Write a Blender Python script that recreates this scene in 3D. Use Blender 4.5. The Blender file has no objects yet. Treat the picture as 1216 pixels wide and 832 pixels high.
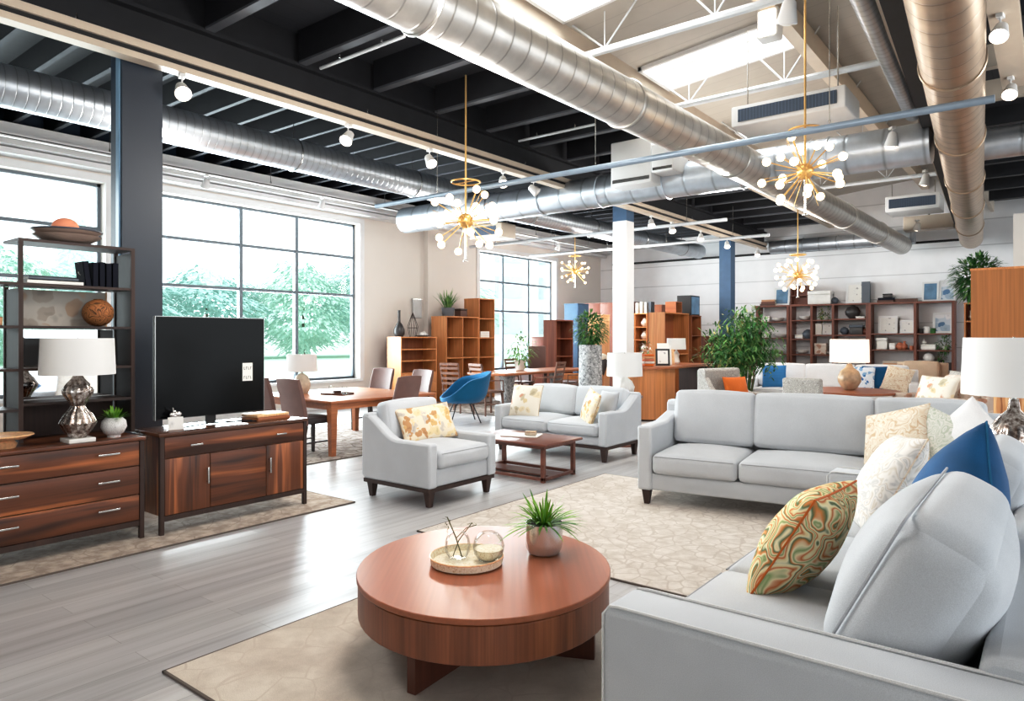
import bpy, bmesh, math, random
from mathutils import Vector, Matrix, Euler
SC = bpy.context.scene
COL = SC.collection
PI = math.pi
R = math.radians
rnd = random.Random(7)

# ------------------------------------------------------------------ mesh builder
class MB:
    def __init__(self):
        self.v = []; self.f = []; self.m = Matrix.Identity(4)
    def at(self, loc=(0, 0, 0), rot=(0, 0, 0)):
        self.m = Matrix.Translation(loc) @ Euler(rot).to_matrix().to_4x4(); return self
    def add(self, vs, fs):
        b = len(self.v)
        self.v += [self.m @ Vector(p) for p in vs]
        self.f += [[b + i for i in f] for f in fs]
        return self
    def box(self, x0, x1, y0, y1, z0, z1):
        vs = [(x, y, z) for x in (x0, x1) for y in (y0, y1) for z in (z0, z1)]
        return self.add(vs, [(0, 1, 3, 2), (4, 6, 7, 5), (0, 4, 5, 1), (2, 3, 7, 6), (0, 2, 6, 4), (1, 5, 7, 3)])
    def rbox(self, x0, x1, y0, y1, z0, z1, r=.01, n=2, crown=0, puff=0, div=3):
        """rounded box; crown lifts the top, puff swells the four sides and both faces"""
        lo = (x0, y0, z0); hi = (x1, y1, z1)
        r = min(r, *[(hi[i] - lo[i]) * .499 for i in range(3)])
        cs = []
        for i in range(3):
            h = (hi[i] - lo[i]) / 2
            a = [-h + r * (1 - math.cos(k * PI / 2 / n)) for k in range(n)]
            dd = div if (crown or puff) else 1
            mid = [-h + r + (2 * h - 2 * r) * k / dd for k in range(dd + 1)]
            cs.append(a + mid + [-q for q in reversed(a)])
        hs = [(hi[i] - lo[i]) / 2 for i in range(3)]
        ce = [(hi[i] + lo[i]) / 2 for i in range(3)]
        idx = {}; vs = []; fs = []
        def vert(p):
            k = tuple(round(q, 6) for q in p)
            if k in idx: return idx[k]
            inn = [max(-hs[i] + r, min(hs[i] - r, p[i])) for i in range(3)]
            d = [p[i] - inn[i] for i in range(3)]
            L = math.sqrt(sum(q * q for q in d))
            o = [inn[i] + d[i] / L * r for i in range(3)] if L > 1e-9 else list(p)
            u = [max(-1, min(1, p[i] / hs[i])) for i in range(3)]
            if crown and u[2] > 0: o[2] += crown * (1 - u[0] ** 2) * (1 - u[1] ** 2)
            if puff:
                pf = puff if isinstance(puff, tuple) else (puff,) * 3
                for i in range(3):
                    j, k2 = (i + 1) % 3, (i + 2) % 3
                    o[i] += pf[i] * u[i] * (1 - u[j] ** 2) * (1 - u[k2] ** 2)
            idx[k] = len(vs); vs.append([o[i] + ce[i] for i in range(3)])
            return idx[k]
        for ax in range(3):
            a, b = (ax + 1) % 3, (ax + 2) % 3
            for s in (0, -1):
                for i in range(len(cs[a]) - 1):
                    for j in range(len(cs[b]) - 1):
                        q = []
                        for (ii, jj) in ((i, j), (i + 1, j), (i + 1, j + 1), (i, j + 1)):
                            p = [0, 0, 0]; p[ax] = cs[ax][s]; p[a] = cs[a][ii]; p[b] = cs[b][jj]
                            q.append(vert(p))
                        fs.append(q if s == -1 else q[::-1])
        return self.add(vs, fs)
    def prism(self, poly, axis, a0, a1):
        """polygon in the plane normal to axis: x->(y,z) y->(x,z) z->(x,y)"""
        def P(p, a):
            return (a, p[0], p[1]) if axis == 'x' else ((p[0], a, p[1]) if axis == 'y' else (p[0], p[1], a))
        n = len(poly)
        vs = [P(p, a0) for p in poly] + [P(p, a1) for p in poly]
        fs = [list(range(n))[::-1], list(range(n, 2 * n))]
        fs += [(i, (i + 1) % n, n + (i + 1) % n, n + i) for i in range(n)]
        return self.add(vs, fs)
    def taper(self, c, w0, w1, z0, z1, shift=(0, 0)):
        """square leg, w0 wide at z0 and w1 wide at z1; shift moves the lower end"""
        x, y = c; vs = []
        for w, z, s in ((w0, z0, shift), (w1, z1, (0, 0))):
            for a, b in ((-1, -1), (1, -1), (1, 1), (-1, 1)):
                vs.append((x + s[0] + a * w / 2, y + s[1] + b * w / 2, z))
        return self.add(vs, [(3, 2, 1, 0), (4, 5, 6, 7), (0, 1, 5, 4), (1, 2, 6, 5), (2, 3, 7, 6), (3, 0, 4, 7)])
    def tube(self, pts, r, n=8, closed=False):
        pts = [Vector(p) for p in pts]; N = len(pts)
        rs = r if isinstance(r, (list, tuple)) else [r] * N
        vs = []; up = None
        for i in range(N):
            if closed: t = pts[(i + 1) % N] - pts[i - 1]
            else: t = pts[min(i + 1, N - 1)] - pts[max(i - 1, 0)]
            t.normalize()
            if up is None:
                up = Vector((0, 0, 1)) if abs(t.z) < .9 else Vector((1, 0, 0))
            up = (up - t * up.dot(t)).normalized(); s = t.cross(up)
            for k in range(n):
                a = 2 * PI * k / n
                vs.append(pts[i] + (up * math.cos(a) + s * math.sin(a)) * rs[i])
        fs = []
        for i in range(N if closed else N - 1):
            for k in range(n):
                a = i * n + k; b = i * n + (k + 1) % n
                c = ((i + 1) % N) * n + (k + 1) % n; d = ((i + 1) % N) * n + k
                fs.append((a, b, c, d))
        if not closed:
            fs.append(list(range(n))[::-1]); fs.append([(N - 1) * n + k for k in range(n)])
        return self.add(vs, fs)
    def lathe(self, prof, c=(0, 0), z0=0, n=24, rib=0, nrib=0, cap=True):
        vs = []; fs = []
        for (r, z) in prof:
            for k in range(n):
                a = 2 * PI * k / n
                rr = r * (1 + rib * math.cos(nrib * a)) if rib else r
                vs.append((c[0] + rr * math.cos(a), c[1] + rr * math.sin(a), z0 + z))
        for i in range(len(prof) - 1):
            for k in range(n):
                fs.append((i * n + k, i * n + (k + 1) % n, (i + 1) * n + (k + 1) % n, (i + 1) * n + k))
        if cap:
            fs.append(list(range(n))[::-1]); fs.append([(len(prof) - 1) * n + k for k in range(n)])
        return self.add(vs, fs)
    def ball(self, c, r, n=12, m=8, s=(1, 1, 1)):
        vs = [(c[0], c[1], c[2] - r * s[2])]; fs = []
        for i in range(1, m):
            p = -PI / 2 + PI * i / m
            for k in range(n):
                a = 2 * PI * k / n
                vs.append((c[0] + r * s[0] * math.cos(p) * math.cos(a), c[1] + r * s[1] * math.cos(p) * math.sin(a), c[2] + r * s[2] * math.sin(p)))
        vs.append((c[0], c[1], c[2] + r * s[2]))
        for k in range(n):
            fs.append((0, 1 + (k + 1) % n, 1 + k))
            fs.append((len(vs) - 1, 1 + (m - 2) * n + k, 1 + (m - 2) * n + (k + 1) % n))
        for i in range(m - 2):
            for k in range(n):
                a = 1 + i * n + k; b = 1 + i * n + (k + 1) % n
                fs.append((a, b, b + n, a + n))
        return self.add(vs, fs)
    def leaf(self, base, d, L, w, up=Vector((0, 0, 1)), bend=.4, seg=3):
        d = Vector(d).normalized(); s = d.cross(up)
        if s.length < 1e-3: s = Vector((1, 0, 0))
        s.normalize(); p = Vector(base); vs = []; fs = []
        for i in range(seg + 1):
            t = i / seg
            ww = w * (.4 + 1.7 * t) * (1 - t) ** .7 * 1.1 if i < seg else 0.001
            q = p + d * L * t + Vector((0, 0, -1)) * bend * L * t * t
            vs += [q - s * ww / 2, q + s * ww / 2]
        for i in range(seg): fs.append((2 * i, 2 * i + 1, 2 * i + 3, 2 * i + 2))
        return self.add(vs, fs)
    def pillow(self, w, h, t, n=14, pinch=.05):
        """centred, broad face towards -y, upright along z"""
        vs = []; fs = []
        def prof(u, v): return t / 2 * (max(0, (1 - u * u) * (1 - v * v))) ** .42
        for sgn in (-1, 1):
            for i in range(n + 1):
                for j in range(n + 1):
                    u = math.sin((-1 + 2 * i / n) * PI / 2); v = math.sin((-1 + 2 * j / n) * PI / 2)
                    x = u * w / 2 * (1 - pinch * (1 - v * v)) ; z = v * h / 2 * (1 - pinch * (1 - u * u))
                    wr = .004 * math.sin(9 * u + 4 * v * sgn) * (1 - u * u) * (1 - v * v)
                    vs.append((x, sgn * prof(u, v) + wr, z))
        N = (n + 1) ** 2
        for sgn in (0, 1):
            for i in range(n):
                for j in range(n):
                    a = sgn * N + i * (n + 1) + j
                    q = (a, a + n + 1, a + n + 2, a + 1)
                    fs.append(q if sgn == 0 else q[::-1])
        return self.add(vs, fs)
    def build(self, name, mat, parent=None, loc=None, rot=None, sharp=38, bevel=0):
        me = bpy.data.meshes.new(name)
        me.from_pydata([tuple(p) for p in self.v], [], [list(f) for f in self.f])
        me.validate(); me.materials.append(mat)
        bm = bmesh.new(); bm.from_mesh(me)
        bmesh.ops.remove_doubles(bm, verts=bm.verts, dist=1e-6)
        bmesh.ops.recalc_face_normals(bm, faces=bm.faces)
        bm.to_mesh(me); bm.free()
        me.polygons.foreach_set('use_smooth', [True] * len(me.polygons))
        me.set_sharp_from_angle(angle=R(sharp))
        o = bpy.data.objects.new(name, me); COL.objects.link(o)
        if parent: o.parent = parent
        if loc: o.location = loc
        if rot: o.rotation_euler = rot
        if bevel:
            b = o.modifiers.new('b', 'BEVEL'); b.width = bevel; b.segments = 2; b.limit_method = 'ANGLE'
        return o

def tag(o, label, cat, group=None, kind=None):
    o['label'] = label; o['category'] = cat
    if group: o['group'] = group
    if kind: o['kind'] = kind
    return o
def thing(name, label, cat, loc=(0, 0, 0), rz=0, group=None):
    o = bpy.data.objects.new(name, None); COL.objects.link(o)
    o.empty_display_size = .1; o.location = loc; o.rotation_euler = (0, 0, rz)
    return tag(o, label, cat, group)
def struct(o):
    o['kind'] = 'structure'; return o
def dup(o, loc=None, rz=None, label=None, rot=None, parent=None):
    c = o.copy(); COL.objects.link(c)
    if parent: c.parent = parent
    if loc is not None: c.location = loc
    if rz is not None: c.rotation_euler = (0, 0, rz)
    if rot is not None: c.rotation_euler = rot
    if label: c['label'] = label
    for ch in list(o.children): dup(ch, parent=c)
    return c

# ------------------------------------------------------------------ materials
def new_mat(name):
    m = bpy.data.materials.new(name); m.use_nodes = True
    nt = m.node_tree; nt.nodes.clear()
    out = nt.nodes.new('ShaderNodeOutputMaterial'); b = nt.nodes.new('ShaderNodeBsdfPrincipled')
    nt.links.new(b.outputs[0], out.inputs[0])
    return m, nt, b
def N(nt, t, **kw):
    n = nt.nodes.new(t)
    for k, v in kw.items():
        if k in n.inputs: n.inputs[k].default_value = v
        else: setattr(n, k, v)
    return n
def L(nt, a, b): nt.links.new(a, b)
def coords(nt, scale=(1, 1, 1), rot=(0, 0, 0), kind='Object'):
    tc = N(nt, 'ShaderNodeTexCoord'); mp = N(nt, 'ShaderNodeMapping')
    mp.inputs['Scale'].default_value = scale; mp.inputs['Rotation'].default_value = rot
    L(nt, tc.outputs[kind], mp.inputs[0]); return mp.outputs[0]
def ramp(nt, fac, stops, interp='LINEAR'):
    r = N(nt, 'ShaderNodeValToRGB'); cr = r.color_ramp; cr.interpolation = interp
    while len(cr.elements) < len(stops): cr.elements.new(.5)
    for e, (p, c) in zip(cr.elements, stops): e.position = p; e.color = (*c[:3], 1)
    L(nt, fac, r.inputs[0]); return r.outputs[0]
def mix(nt, fac, a, b, mode='MIX'):
    m = N(nt, 'ShaderNodeMixRGB', blend_type=mode)
    for s, i in ((fac, 0), (a, 1), (b, 2)):
        if hasattr(s, 'is_linked'): L(nt, s, m.inputs[i])
        else: m.inputs[i].default_value = s if i == 0 else (*s[:3], 1)
    return m.outputs[0]
def bump(nt, b, h, strength=.2, dist=.01):
    n = N(nt, 'ShaderNodeBump'); n.inputs['Strength'].default_value = strength; n.inputs['Distance'].default_value = dist
    L(nt, h, n.inputs['Height']); L(nt, n.outputs[0], b.inputs['Normal'])
def lin(c):  # sRGB 0-255 to linear
    return tuple(((q / 255) / 12.92 if q / 255 <= .04045 else ((q / 255 + .055) / 1.055) ** 2.4) for q in c)
def sc(c, k): return tuple(min(1, q * k) for q in c)
def plain(name, rgb, rough=.5, metal=0, var=.06, scale=6, bmp=0, emit=0, spec=.5):
    c = lin(rgb); m, nt, b = new_mat(name)
    v = coords(nt); n = N(nt, 'ShaderNodeTexNoise', Scale=scale, Detail=3); L(nt, v, n.inputs[0])
    L(nt, ramp(nt, n.outputs[0], [(.3, sc(c, 1 - var)), (.7, sc(c, 1 + var))]), b.inputs['Base Color'])
    b.inputs['Roughness'].default_value = rough; b.inputs['Metallic'].default_value = metal
    b.inputs['Specular IOR Level'].default_value = spec
    if bmp:
        n2 = N(nt, 'ShaderNodeTexNoise', Scale=scale * 12, Detail=2); L(nt, v, n2.inputs[0]); bump(nt, b, n2.outputs[0], bmp, .005)
    if emit:
        b.inputs['Emission Color'].default_value = (*c, 1); b.inputs['Emission Strength'].default_value = emit
    return m
def wood(name, dark, mid, light, axis='x', rough=.35, scale=1.0, contrast=1.0, fine=1.0):
    """grain runs along axis"""
    m, nt, b = new_mat(name)
    big = {'x': (.35, 5, 5), 'y': (5, .35, 5), 'z': (5, 5, .35)}[axis]
    sm = {'x': (1.2, 60, 60), 'y': (60, 1.2, 60), 'z': (60, 60, 1.2)}[axis]
    v1 = coords(nt, [q * scale for q in big]); v2 = coords(nt, [q * scale for q in sm])
    n1 = N(nt, 'ShaderNodeTexNoise', Scale=1.3, Detail=2.5, Distortion=.6); L(nt, v1, n1.inputs[0])
    n2 = N(nt, 'ShaderNodeTexNoise', Scale=1.0, Detail=4); L(nt, v2, n2.inputs[0])
    w = .12 / contrast
    col = ramp(nt, n1.outputs[0], [(.5 - 2 * w, lin(dark)), (.5 - .4 * w, lin(mid)), (.5 + .5 * w, lin(mid)), (.5 + 2 * w, lin(light))])
    g = ramp(nt, n2.outputs[0], [(.3, (.72, .72, .72)), (.65, (1.1, 1.1, 1.1))])
    L(nt, mix(nt, .75 * fine, col, g, 'MULTIPLY'), b.inputs['Base Color'])
    b.inputs['Roughness'].default_value = rough
    bump(nt, b, n2.outputs[0], .05, .002)
    return m
def fabric(name, rgb, var=.05, rough=.9, weave=400, bmp=.25):
    c = lin(rgb); m, nt, b = new_mat(name)
    v = coords(nt)
    n = N(nt, 'ShaderNodeTexNoise', Scale=3, Detail=3); L(nt, v, n.inputs[0])
    n2 = N(nt, 'ShaderNodeTexNoise', Scale=weave, Detail=1); L(nt, v, n2.inputs[0])
    a = ramp(nt, n.outputs[0], [(.3, sc(c, 1 - var)), (.7, sc(c, 1 + var))])
    w = ramp(nt, n2.outputs[0], [(.3, (.86, .86, .86)), (.7, (1.06, 1.06, 1.06))])
    L(nt, mix(nt, .8, a, w, 'MULTIPLY'), b.inputs['Base Color'])
    b.inputs['Roughness'].default_value = rough; b.inputs['Specular IOR Level'].default_value = .2
    b.inputs['Sheen Weight'].default_value = .15
    bump(nt, b, n2.outputs[0], bmp, .002)
    return m
def blotch(name, base, cols, scale=7, thr=.38, rough=.9, seedv=0, line=None):
    """woven pattern: coloured blots of several colours on a plain base"""
    m, nt, b = new_mat(name)
    v = coords(nt); nz = N(nt, 'ShaderNodeTexNoise', Scale=scale * .8, Detail=2); L(nt, v, nz.inputs[0])
    wv = mix(nt, .12, v, nz.outputs[1])
    vo = N(nt, 'ShaderNodeTexVoronoi', Scale=scale, feature='F1'); L(nt, wv, vo.inputs[0])
    r = N(nt, 'ShaderNodeSeparateColor'); L(nt, vo.outputs['Color'], r.inputs[0])
    k = len(cols)
    pal = ramp(nt, r.outputs[0], [(i / k, lin(c)) for i, c in enumerate(cols)], 'CONSTANT')
    msk = ramp(nt, vo.outputs['Distance'], [(thr - .04, (1, 1, 1)), (thr + .04, (0, 0, 0))])
    ring = ramp(nt, vo.outputs['Distance'], [(thr * .3, (.8, .8, .8)), (thr * .55, (1.05, 1.05, 1.05))])
    c = mix(nt, msk, lin(base), mix(nt, .8, pal, ring, 'MULTIPLY'))
    if line:
        ve = N(nt, 'ShaderNodeTexVoronoi', Scale=scale, feature='DISTANCE_TO_EDGE'); L(nt, wv, ve.inputs[0])
        lm = ramp(nt, ve.outputs['Distance'], [(.03, (1, 1, 1)), (.07, (0, 0, 0))]); c = mix(nt, lm, c, lin(line))
    L(nt, c, b.inputs['Base Color']); b.inputs['Roughness'].default_value = rough
    b.inputs['Specular IOR Level'].default_value = .2
    n2 = N(nt, 'ShaderNodeTexNoise', Scale=300); L(nt, v, n2.inputs[0]); bump(nt, b, n2.outputs[0], .2, .002)
    return m
def swirl(name, base, cols, scale=5, dist=6, rough=.9, rot=(0, 0, 0)):
    m, nt, b = new_mat(name)
    v = coords(nt, rot=rot)
    n = N(nt, 'ShaderNodeTexNoise', Scale=scale * .6, Detail=1.5); L(nt, v, n.inputs[0])
    w = N(nt, 'ShaderNodeMath', operation='MULTIPLY'); w.inputs[1].default_value = dist; L(nt, n.outputs[0], w.inputs[0])
    fr = N(nt, 'ShaderNodeMath', operation='FRACT'); L(nt, w.outputs[0], fr.inputs[0])
    k = len(cols); n.inputs['Distortion'].default_value = .8
    stops = [(0, lin(base))]
    for i, c in enumerate(cols): stops.append(((i + 1) / (k + 1), lin(c)))
    stops.append((1, lin(base)))
    L(nt, ramp(nt, fr.outputs[0], stops), b.inputs['Base Color'])
    b.inputs['Roughness'].default_value = rough; b.inputs['Specular IOR Level'].default_value = .2
    n2 = N(nt, 'ShaderNodeTexNoise', Scale=300); L(nt, v, n2.inputs[0]); bump(nt, b, n2.outputs[0], .2, .002)
    return m
def rugmat(name, a, bcol, line, scale=3.0, lw=.05, noise=5):
    m, nt, b = new_mat(name)
    v = coords(nt); nz = N(nt, 'ShaderNodeTexNoise', Scale=2.2, Detail=2); L(nt, v, nz.inputs[0])
    wv = mix(nt, .15, v, nz.outputs[1])
    n = N(nt, 'ShaderNodeTexNoise', Scale=noise, Detail=5, Roughness=.65); L(nt, v, n.inputs[0])
    base = ramp(nt, n.outputs[0], [(.38, lin(a)), (.62, lin(bcol))])
    ve = N(nt, 'ShaderNodeTexVoronoi', Scale=scale, feature='DISTANCE_TO_EDGE'); L(nt, wv, ve.inputs[0])
    lm = ramp(nt, ve.outputs['Distance'], [(lw * .5, (.75, .75, .75)), (lw, (0, 0, 0))])
    n3 = N(nt, 'ShaderNodeTexNoise', Scale=260, Detail=2); L(nt, v, n3.inputs[0])
    c = mix(nt, .45, mix(nt, lm, base, lin(line)), ramp(nt, n3.outputs[0], [(.3, (.72, .72, .72)), (.7, (1.12, 1.12, 1.12))]), 'MULTIPLY')
    L(nt, c, b.inputs['Base Color']); b.inputs['Roughness'].default_value = .95
    b.inputs['Specular IOR Level'].default_value = .1
    bump(nt, b, n3.outputs[0], .4, .004)
    return m
def ductmat(name, axis, rgb=(200, 203, 206), ring=26):
    m, nt, b = new_mat(name)
    v = coords(nt); s = N(nt, 'ShaderNodeSeparateXYZ'); L(nt, v, s.inputs[0])
    src = s.outputs[{'x': 0, 'y': 1}[axis]]
    mu = N(nt, 'ShaderNodeMath', operation='MULTIPLY'); mu.inputs[1].default_value = ring / 6; L(nt, src, mu.inputs[0])
    fr = N(nt, 'ShaderNodeMath', operation='FRACT'); L(nt, mu.outputs[0], fr.inputs[0])
    seam = ramp(nt, fr.outputs[0], [(0, (.45, .45, .45)), (.06, (.9, .9, .9)), (.5, (1, 1, 1)), (.94, (.92, .92, .92)), (1, (.5, .5, .5))])
    n = N(nt, 'ShaderNodeTexNoise', Scale=5, Detail=4); L(nt, v, n.inputs[0])
    c = ramp(nt, n.outputs[0], [(.3, sc(lin(rgb), .85)), (.7, sc(lin(rgb), 1.05))])
    L(nt, mix(nt, .8, c, seam, 'MULTIPLY'), b.inputs['Base Color'])
    b.inputs['Metallic'].default_value = .85; b.inputs['Roughness'].default_value = .38
    bump(nt, b, seam, .5, .01)
    return m
def glow(name, rgb, st):
    m, nt, b = new_mat(name)
    b.inputs['Base Color'].default_value = (*lin(rgb), 1); b.inputs['Emission Color'].default_value = (*lin(rgb), 1)
    v = coords(nt); n = N(nt, 'ShaderNodeTexNoise', Scale=4); L(nt, v, n.inputs[0])
    r = N(nt, 'ShaderNodeMapRange'); r.inputs[3].default_value = st * .95; r.inputs[4].default_value = st * 1.05
    L(nt, n.outputs[0], r.inputs[0]); L(nt, r.outputs[0], b.inputs['Emission Strength'])
    return m
def panemat(name, tint=(1, 1, 1), gl=.06):
    m = bpy.data.materials.new(name); m.use_nodes = True; nt = m.node_tree; nt.nodes.clear()
    out = N(nt, 'ShaderNodeOutputMaterial'); t = N(nt, 'ShaderNodeBsdfTransparent'); g = N(nt, 'ShaderNodeBsdfGlossy')
    t.inputs[0].default_value = (*tint, 1); g.inputs['Roughness'].default_value = .03
    fr = N(nt, 'ShaderNodeLayerWeight'); fr.inputs[0].default_value = gl * 3
    x = N(nt, 'ShaderNodeMixShader'); mu = N(nt, 'ShaderNodeMath', operation='MULTIPLY'); mu.inputs[1].default_value = .8 if gl > .055 and tint[0] < .975 else .4
    L(nt, fr.outputs[0], mu.inputs[0]); L(nt, mu.outputs[0], x.inputs[0])
    L(nt, t.outputs[0], x.inputs[1]); L(nt, g.outputs[0], x.inputs[2]); L(nt, x.outputs[0], out.inputs[0])
    return m
def floormat():
    m, nt, b = new_mat('grey_plank_floor')
    v = coords(nt, rot=(0, 0, PI / 2))
    br = N(nt, 'ShaderNodeTexBrick', offset=.37)
    for k, q in (('Scale', 1), ('Mortar Size', .0015), ('Mortar Smooth', .3), ('Bias', 0), ('Brick Width', 1.5), ('Row Height', .15)):
        br.inputs[k].default_value = q
    br.inputs['Color1'].default_value = (*lin((172, 171, 172)), 1); br.inputs['Color2'].default_value = (*lin((190, 189, 189)), 1)
    br.inputs['Mortar'].default_value = (*lin((140, 137, 136)), 1); L(nt, v, br.inputs[0])
    v2 = coords(nt, (14, .5, 1)); n = N(nt, 'ShaderNodeTexNoise', Scale=1, Detail=5, Roughness=.6, Distortion=.4); L(nt, v2, n.inputs[0])
    g = ramp(nt, n.outputs[0], [(.3, (.76, .74, .735)), (.5, (.97, .97, .97)), (.7, (1.09, 1.09, 1.1))])
    L(nt, mix(nt, .9, br.outputs[0], g, 'MULTIPLY'), b.inputs['Base Color'])
    rr = ramp(nt, n.outputs[0], [(.3, (.42, .42, .42)), (.7, (.32, .32, .32))]); L(nt, rr, b.inputs['Roughness'])
    b.inputs['Specular IOR Level'].default_value = .95
    bump(nt, b, n.outputs[0], .03, .002)
    return m
def boardmat(name, rgb, pitch, axis, rough=.6, groove=.55, metal=0):
    """painted boards: grooves every pitch metres along axis"""
    m, nt, b = new_mat(name)
    v = coords(nt); s = N(nt, 'ShaderNodeSeparateXYZ'); L(nt, v, s.inputs[0])
    mu = N(nt, 'ShaderNodeMath', operation='DIVIDE'); mu.inputs[1].default_value = pitch; L(nt, s.outputs['xyz'.index(axis)], mu.inputs[0])
    fr = N(nt, 'ShaderNodeMath', operation='FRACT'); L(nt, mu.outputs[0], fr.inputs[0])
    g = ramp(nt, fr.outputs[0], [(0, (groove,) * 3), (.03, (1, 1, 1)), (.97, (1, 1, 1)), (1, (groove,) * 3)])
    n = N(nt, 'ShaderNodeTexNoise', Scale=2, Detail=3); L(nt, v, n.inputs[0])
    c = ramp(nt, n.outputs[0], [(.3, sc(lin(rgb), .95)), (.7, sc(lin(rgb), 1.04))])
    L(nt, mix(nt, 1, c, g, 'MULTIPLY'), b.inputs['Base Color']); b.inputs['Roughness'].default_value = rough
    b.inputs['Metallic'].default_value = metal
    bump(nt, b, g, .3, .006)
    return m
def foliage(name, a, bcol, rough=.5, haze_glow=.0):
    m, nt, b = new_mat(name)
    v = coords(nt); n = N(nt, 'ShaderNodeTexNoise', Scale=9, Detail=3); L(nt, v, n.inputs[0])
    L(nt, ramp(nt, n.outputs[0], [(.35, lin(a)), (.65, lin(bcol))]), b.inputs['Base Color'])
    b.inputs['Roughness'].default_value = rough; b.inputs['Specular IOR Level'].default_value = .3
    if haze_glow:
        b.inputs['Emission Strength'].default_value = haze_glow  # outdoor haze and brightness painted as a glow in the leaves
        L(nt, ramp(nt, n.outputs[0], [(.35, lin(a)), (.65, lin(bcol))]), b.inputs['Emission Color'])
    return m

M = {}
M['floor'] = floormat()
M['wallw'] = plain('warm_white_wall', (220, 213, 206), .8, var=.02, scale=1)
M['shiplap'] = boardmat('white_shiplap', (236, 236, 238), .62, 'z', groove=.62)
M['white'] = plain('white_paint', (222, 222, 222), .5, var=.02)
M['cream'] = plain('cream_paint', (206, 192, 176), .5, var=.03)
M['navy'] = plain('navy_paint', (34, 52, 72), .45, var=.1, scale=2)
M['charcoalcol'] = plain('charcoal_blue_paint', (46, 54, 66), .4, var=.06, scale=2)
M['bluecol'] = plain('slate_blue_paint', (62, 92, 122), .5, var=.08)
M['black'] = plain('black_paint', (24, 24, 27), .6, var=.2)
M['deckdark'] = boardmat('black_roof_deck', (44, 46, 52), .3, 'x', .7, .6)
M['joist'] = plain('black_joist', (30, 31, 36), .6, var=.15)
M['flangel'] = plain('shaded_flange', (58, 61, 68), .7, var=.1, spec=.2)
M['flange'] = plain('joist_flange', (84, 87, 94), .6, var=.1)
M['deckwhite'] = boardmat('white_roof_boards', (186, 180, 172), .32, 'y', .7, .8)
M['galvx'] = ductmat('galvanised_duct_x', 'x', (205, 212, 220), 14)
M['galvy'] = ductmat('galvanised_duct_y', 'y', (205, 202, 198), 30)
M['galvr'] = ductmat('warm_duct', 'y', (186, 166, 146), 24)
M['galvw'] = ductmat('galvanised_duct_wall', 'y', (200, 206, 212), 60)
M['steelpipe'] = plain('grey_painted_pipe', (140, 154, 168), .4, metal=.3)
M['whitepipe'] = plain('white_painted_pipe', (206, 210, 214), .4)
M['brass'] = plain('brushed_brass', (214, 176, 116), .35, metal=.7, var=.1)
M['pewter'] = plain('pewter_metal', (190, 190, 188), .25, metal=1, var=.05)
M['chrome'] = plain('bright_steel', (222, 220, 218), .24, metal=.75, var=.05)
M['darkmetal'] = plain('dark_bronze_metal', (58, 42, 36), .45, metal=.3)
M['screen'] = plain('screen_glass', (6, 7, 9), .16, var=.1, spec=.18)
M['bulb'] = glow('warm_bulb', (255, 222, 180), 4)
M['spotglow'] = glow('spot_lens', (255, 236, 214), 12)
M['pane'] = panemat('window_pane', (.97, 1, 1))
M['clear'] = panemat('clear_glass', (.98, .985, .98), .06)
M['grey'] = fabric('pale_grey_upholstery', (198, 201, 205))
M['greyd'] = fabric('mid_grey_upholstery', (178, 180, 184))
M['piping'] = fabric('light_piping', (214, 214, 214))
M['seam'] = fabric('dark_seam', (120, 118, 118))
M['blue'] = fabric('deep_blue_velvet', (12, 84, 132), .3, .7)
M['teal'] = fabric('teal_blue_felt', (20, 98, 138), .08)
M['orange'] = fabric('burnt_orange_fabric', (208, 112, 44), .12)
M['leather'] = plain('brown_leather', (116, 84, 76), .45, var=.1, bmp=.15)
M['leatherd'] = plain('dark_leather_seat', (52, 42, 42), .4, var=.1)
M['walnut'] = wood('walnut_along_y', (60, 32, 20), (108, 60, 36), (176, 108, 64), 'y', .35, 1.3, 1.5)
M['walnutz'] = wood('walnut_upright', (60, 32, 20), (112, 63, 38), (184, 114, 68), 'z', .35, 1.5, 1.6)
M['walnutd'] = wood('dark_walnut', (40, 25, 21), (58, 38, 31), (72, 48, 39), 'z', .62)
M['walnutdy'] = wood('dark_walnut_y', (40, 25, 21), (58, 38, 31), (72, 48, 39), 'y', .55)
M['walnuttop'] = wood('walnut_top', (72, 44, 32), (96, 60, 43), (116, 76, 56), 'y', .18)
M['cherrytop'] = wood('reddish_cherry_top', (146, 82, 54), (164, 97, 65), (180, 113, 79), 'x', .3, .8, .8, .5)
M['cherryz'] = wood('reddish_cherry_upright', (100, 54, 34), (136, 78, 50), (166, 100, 64), 'z', .35, 1.6, 1.2)
M['cherryd'] = wood('cherry_dark', (70, 36, 26), (88, 46, 32), (104, 56, 40), 'z', .4)
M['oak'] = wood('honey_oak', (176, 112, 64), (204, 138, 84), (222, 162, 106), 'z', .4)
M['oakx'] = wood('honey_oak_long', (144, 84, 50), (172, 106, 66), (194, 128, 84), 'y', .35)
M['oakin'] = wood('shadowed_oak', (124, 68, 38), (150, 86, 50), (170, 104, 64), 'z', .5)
M['panel'] = wood('orange_oak_panel', (158, 100, 50), (168, 108, 56), (178, 116, 62), 'z', .4, .6, .8)
M['pale'] = wood('pale_birch', (226, 176, 128), (238, 192, 146), (246, 206, 164), 'z', .45)
M['redwood'] = wood('red_brown_shelf', (92, 48, 36), (122, 68, 50), (142, 84, 62), 'z', .45)
M['redwoodx'] = wood('red_brown_shelf_x', (92, 48, 36), (122, 68, 50), (142, 84, 62), 'x', .45)
M['teak'] = wood('brown_teak', (90, 50, 40), (118, 70, 56), (138, 86, 68), 'x', .3)
M['rustic'] = wood('rustic_brown', (84, 56, 46), (120, 84, 68), (150, 110, 88), 'z', .55)
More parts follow.
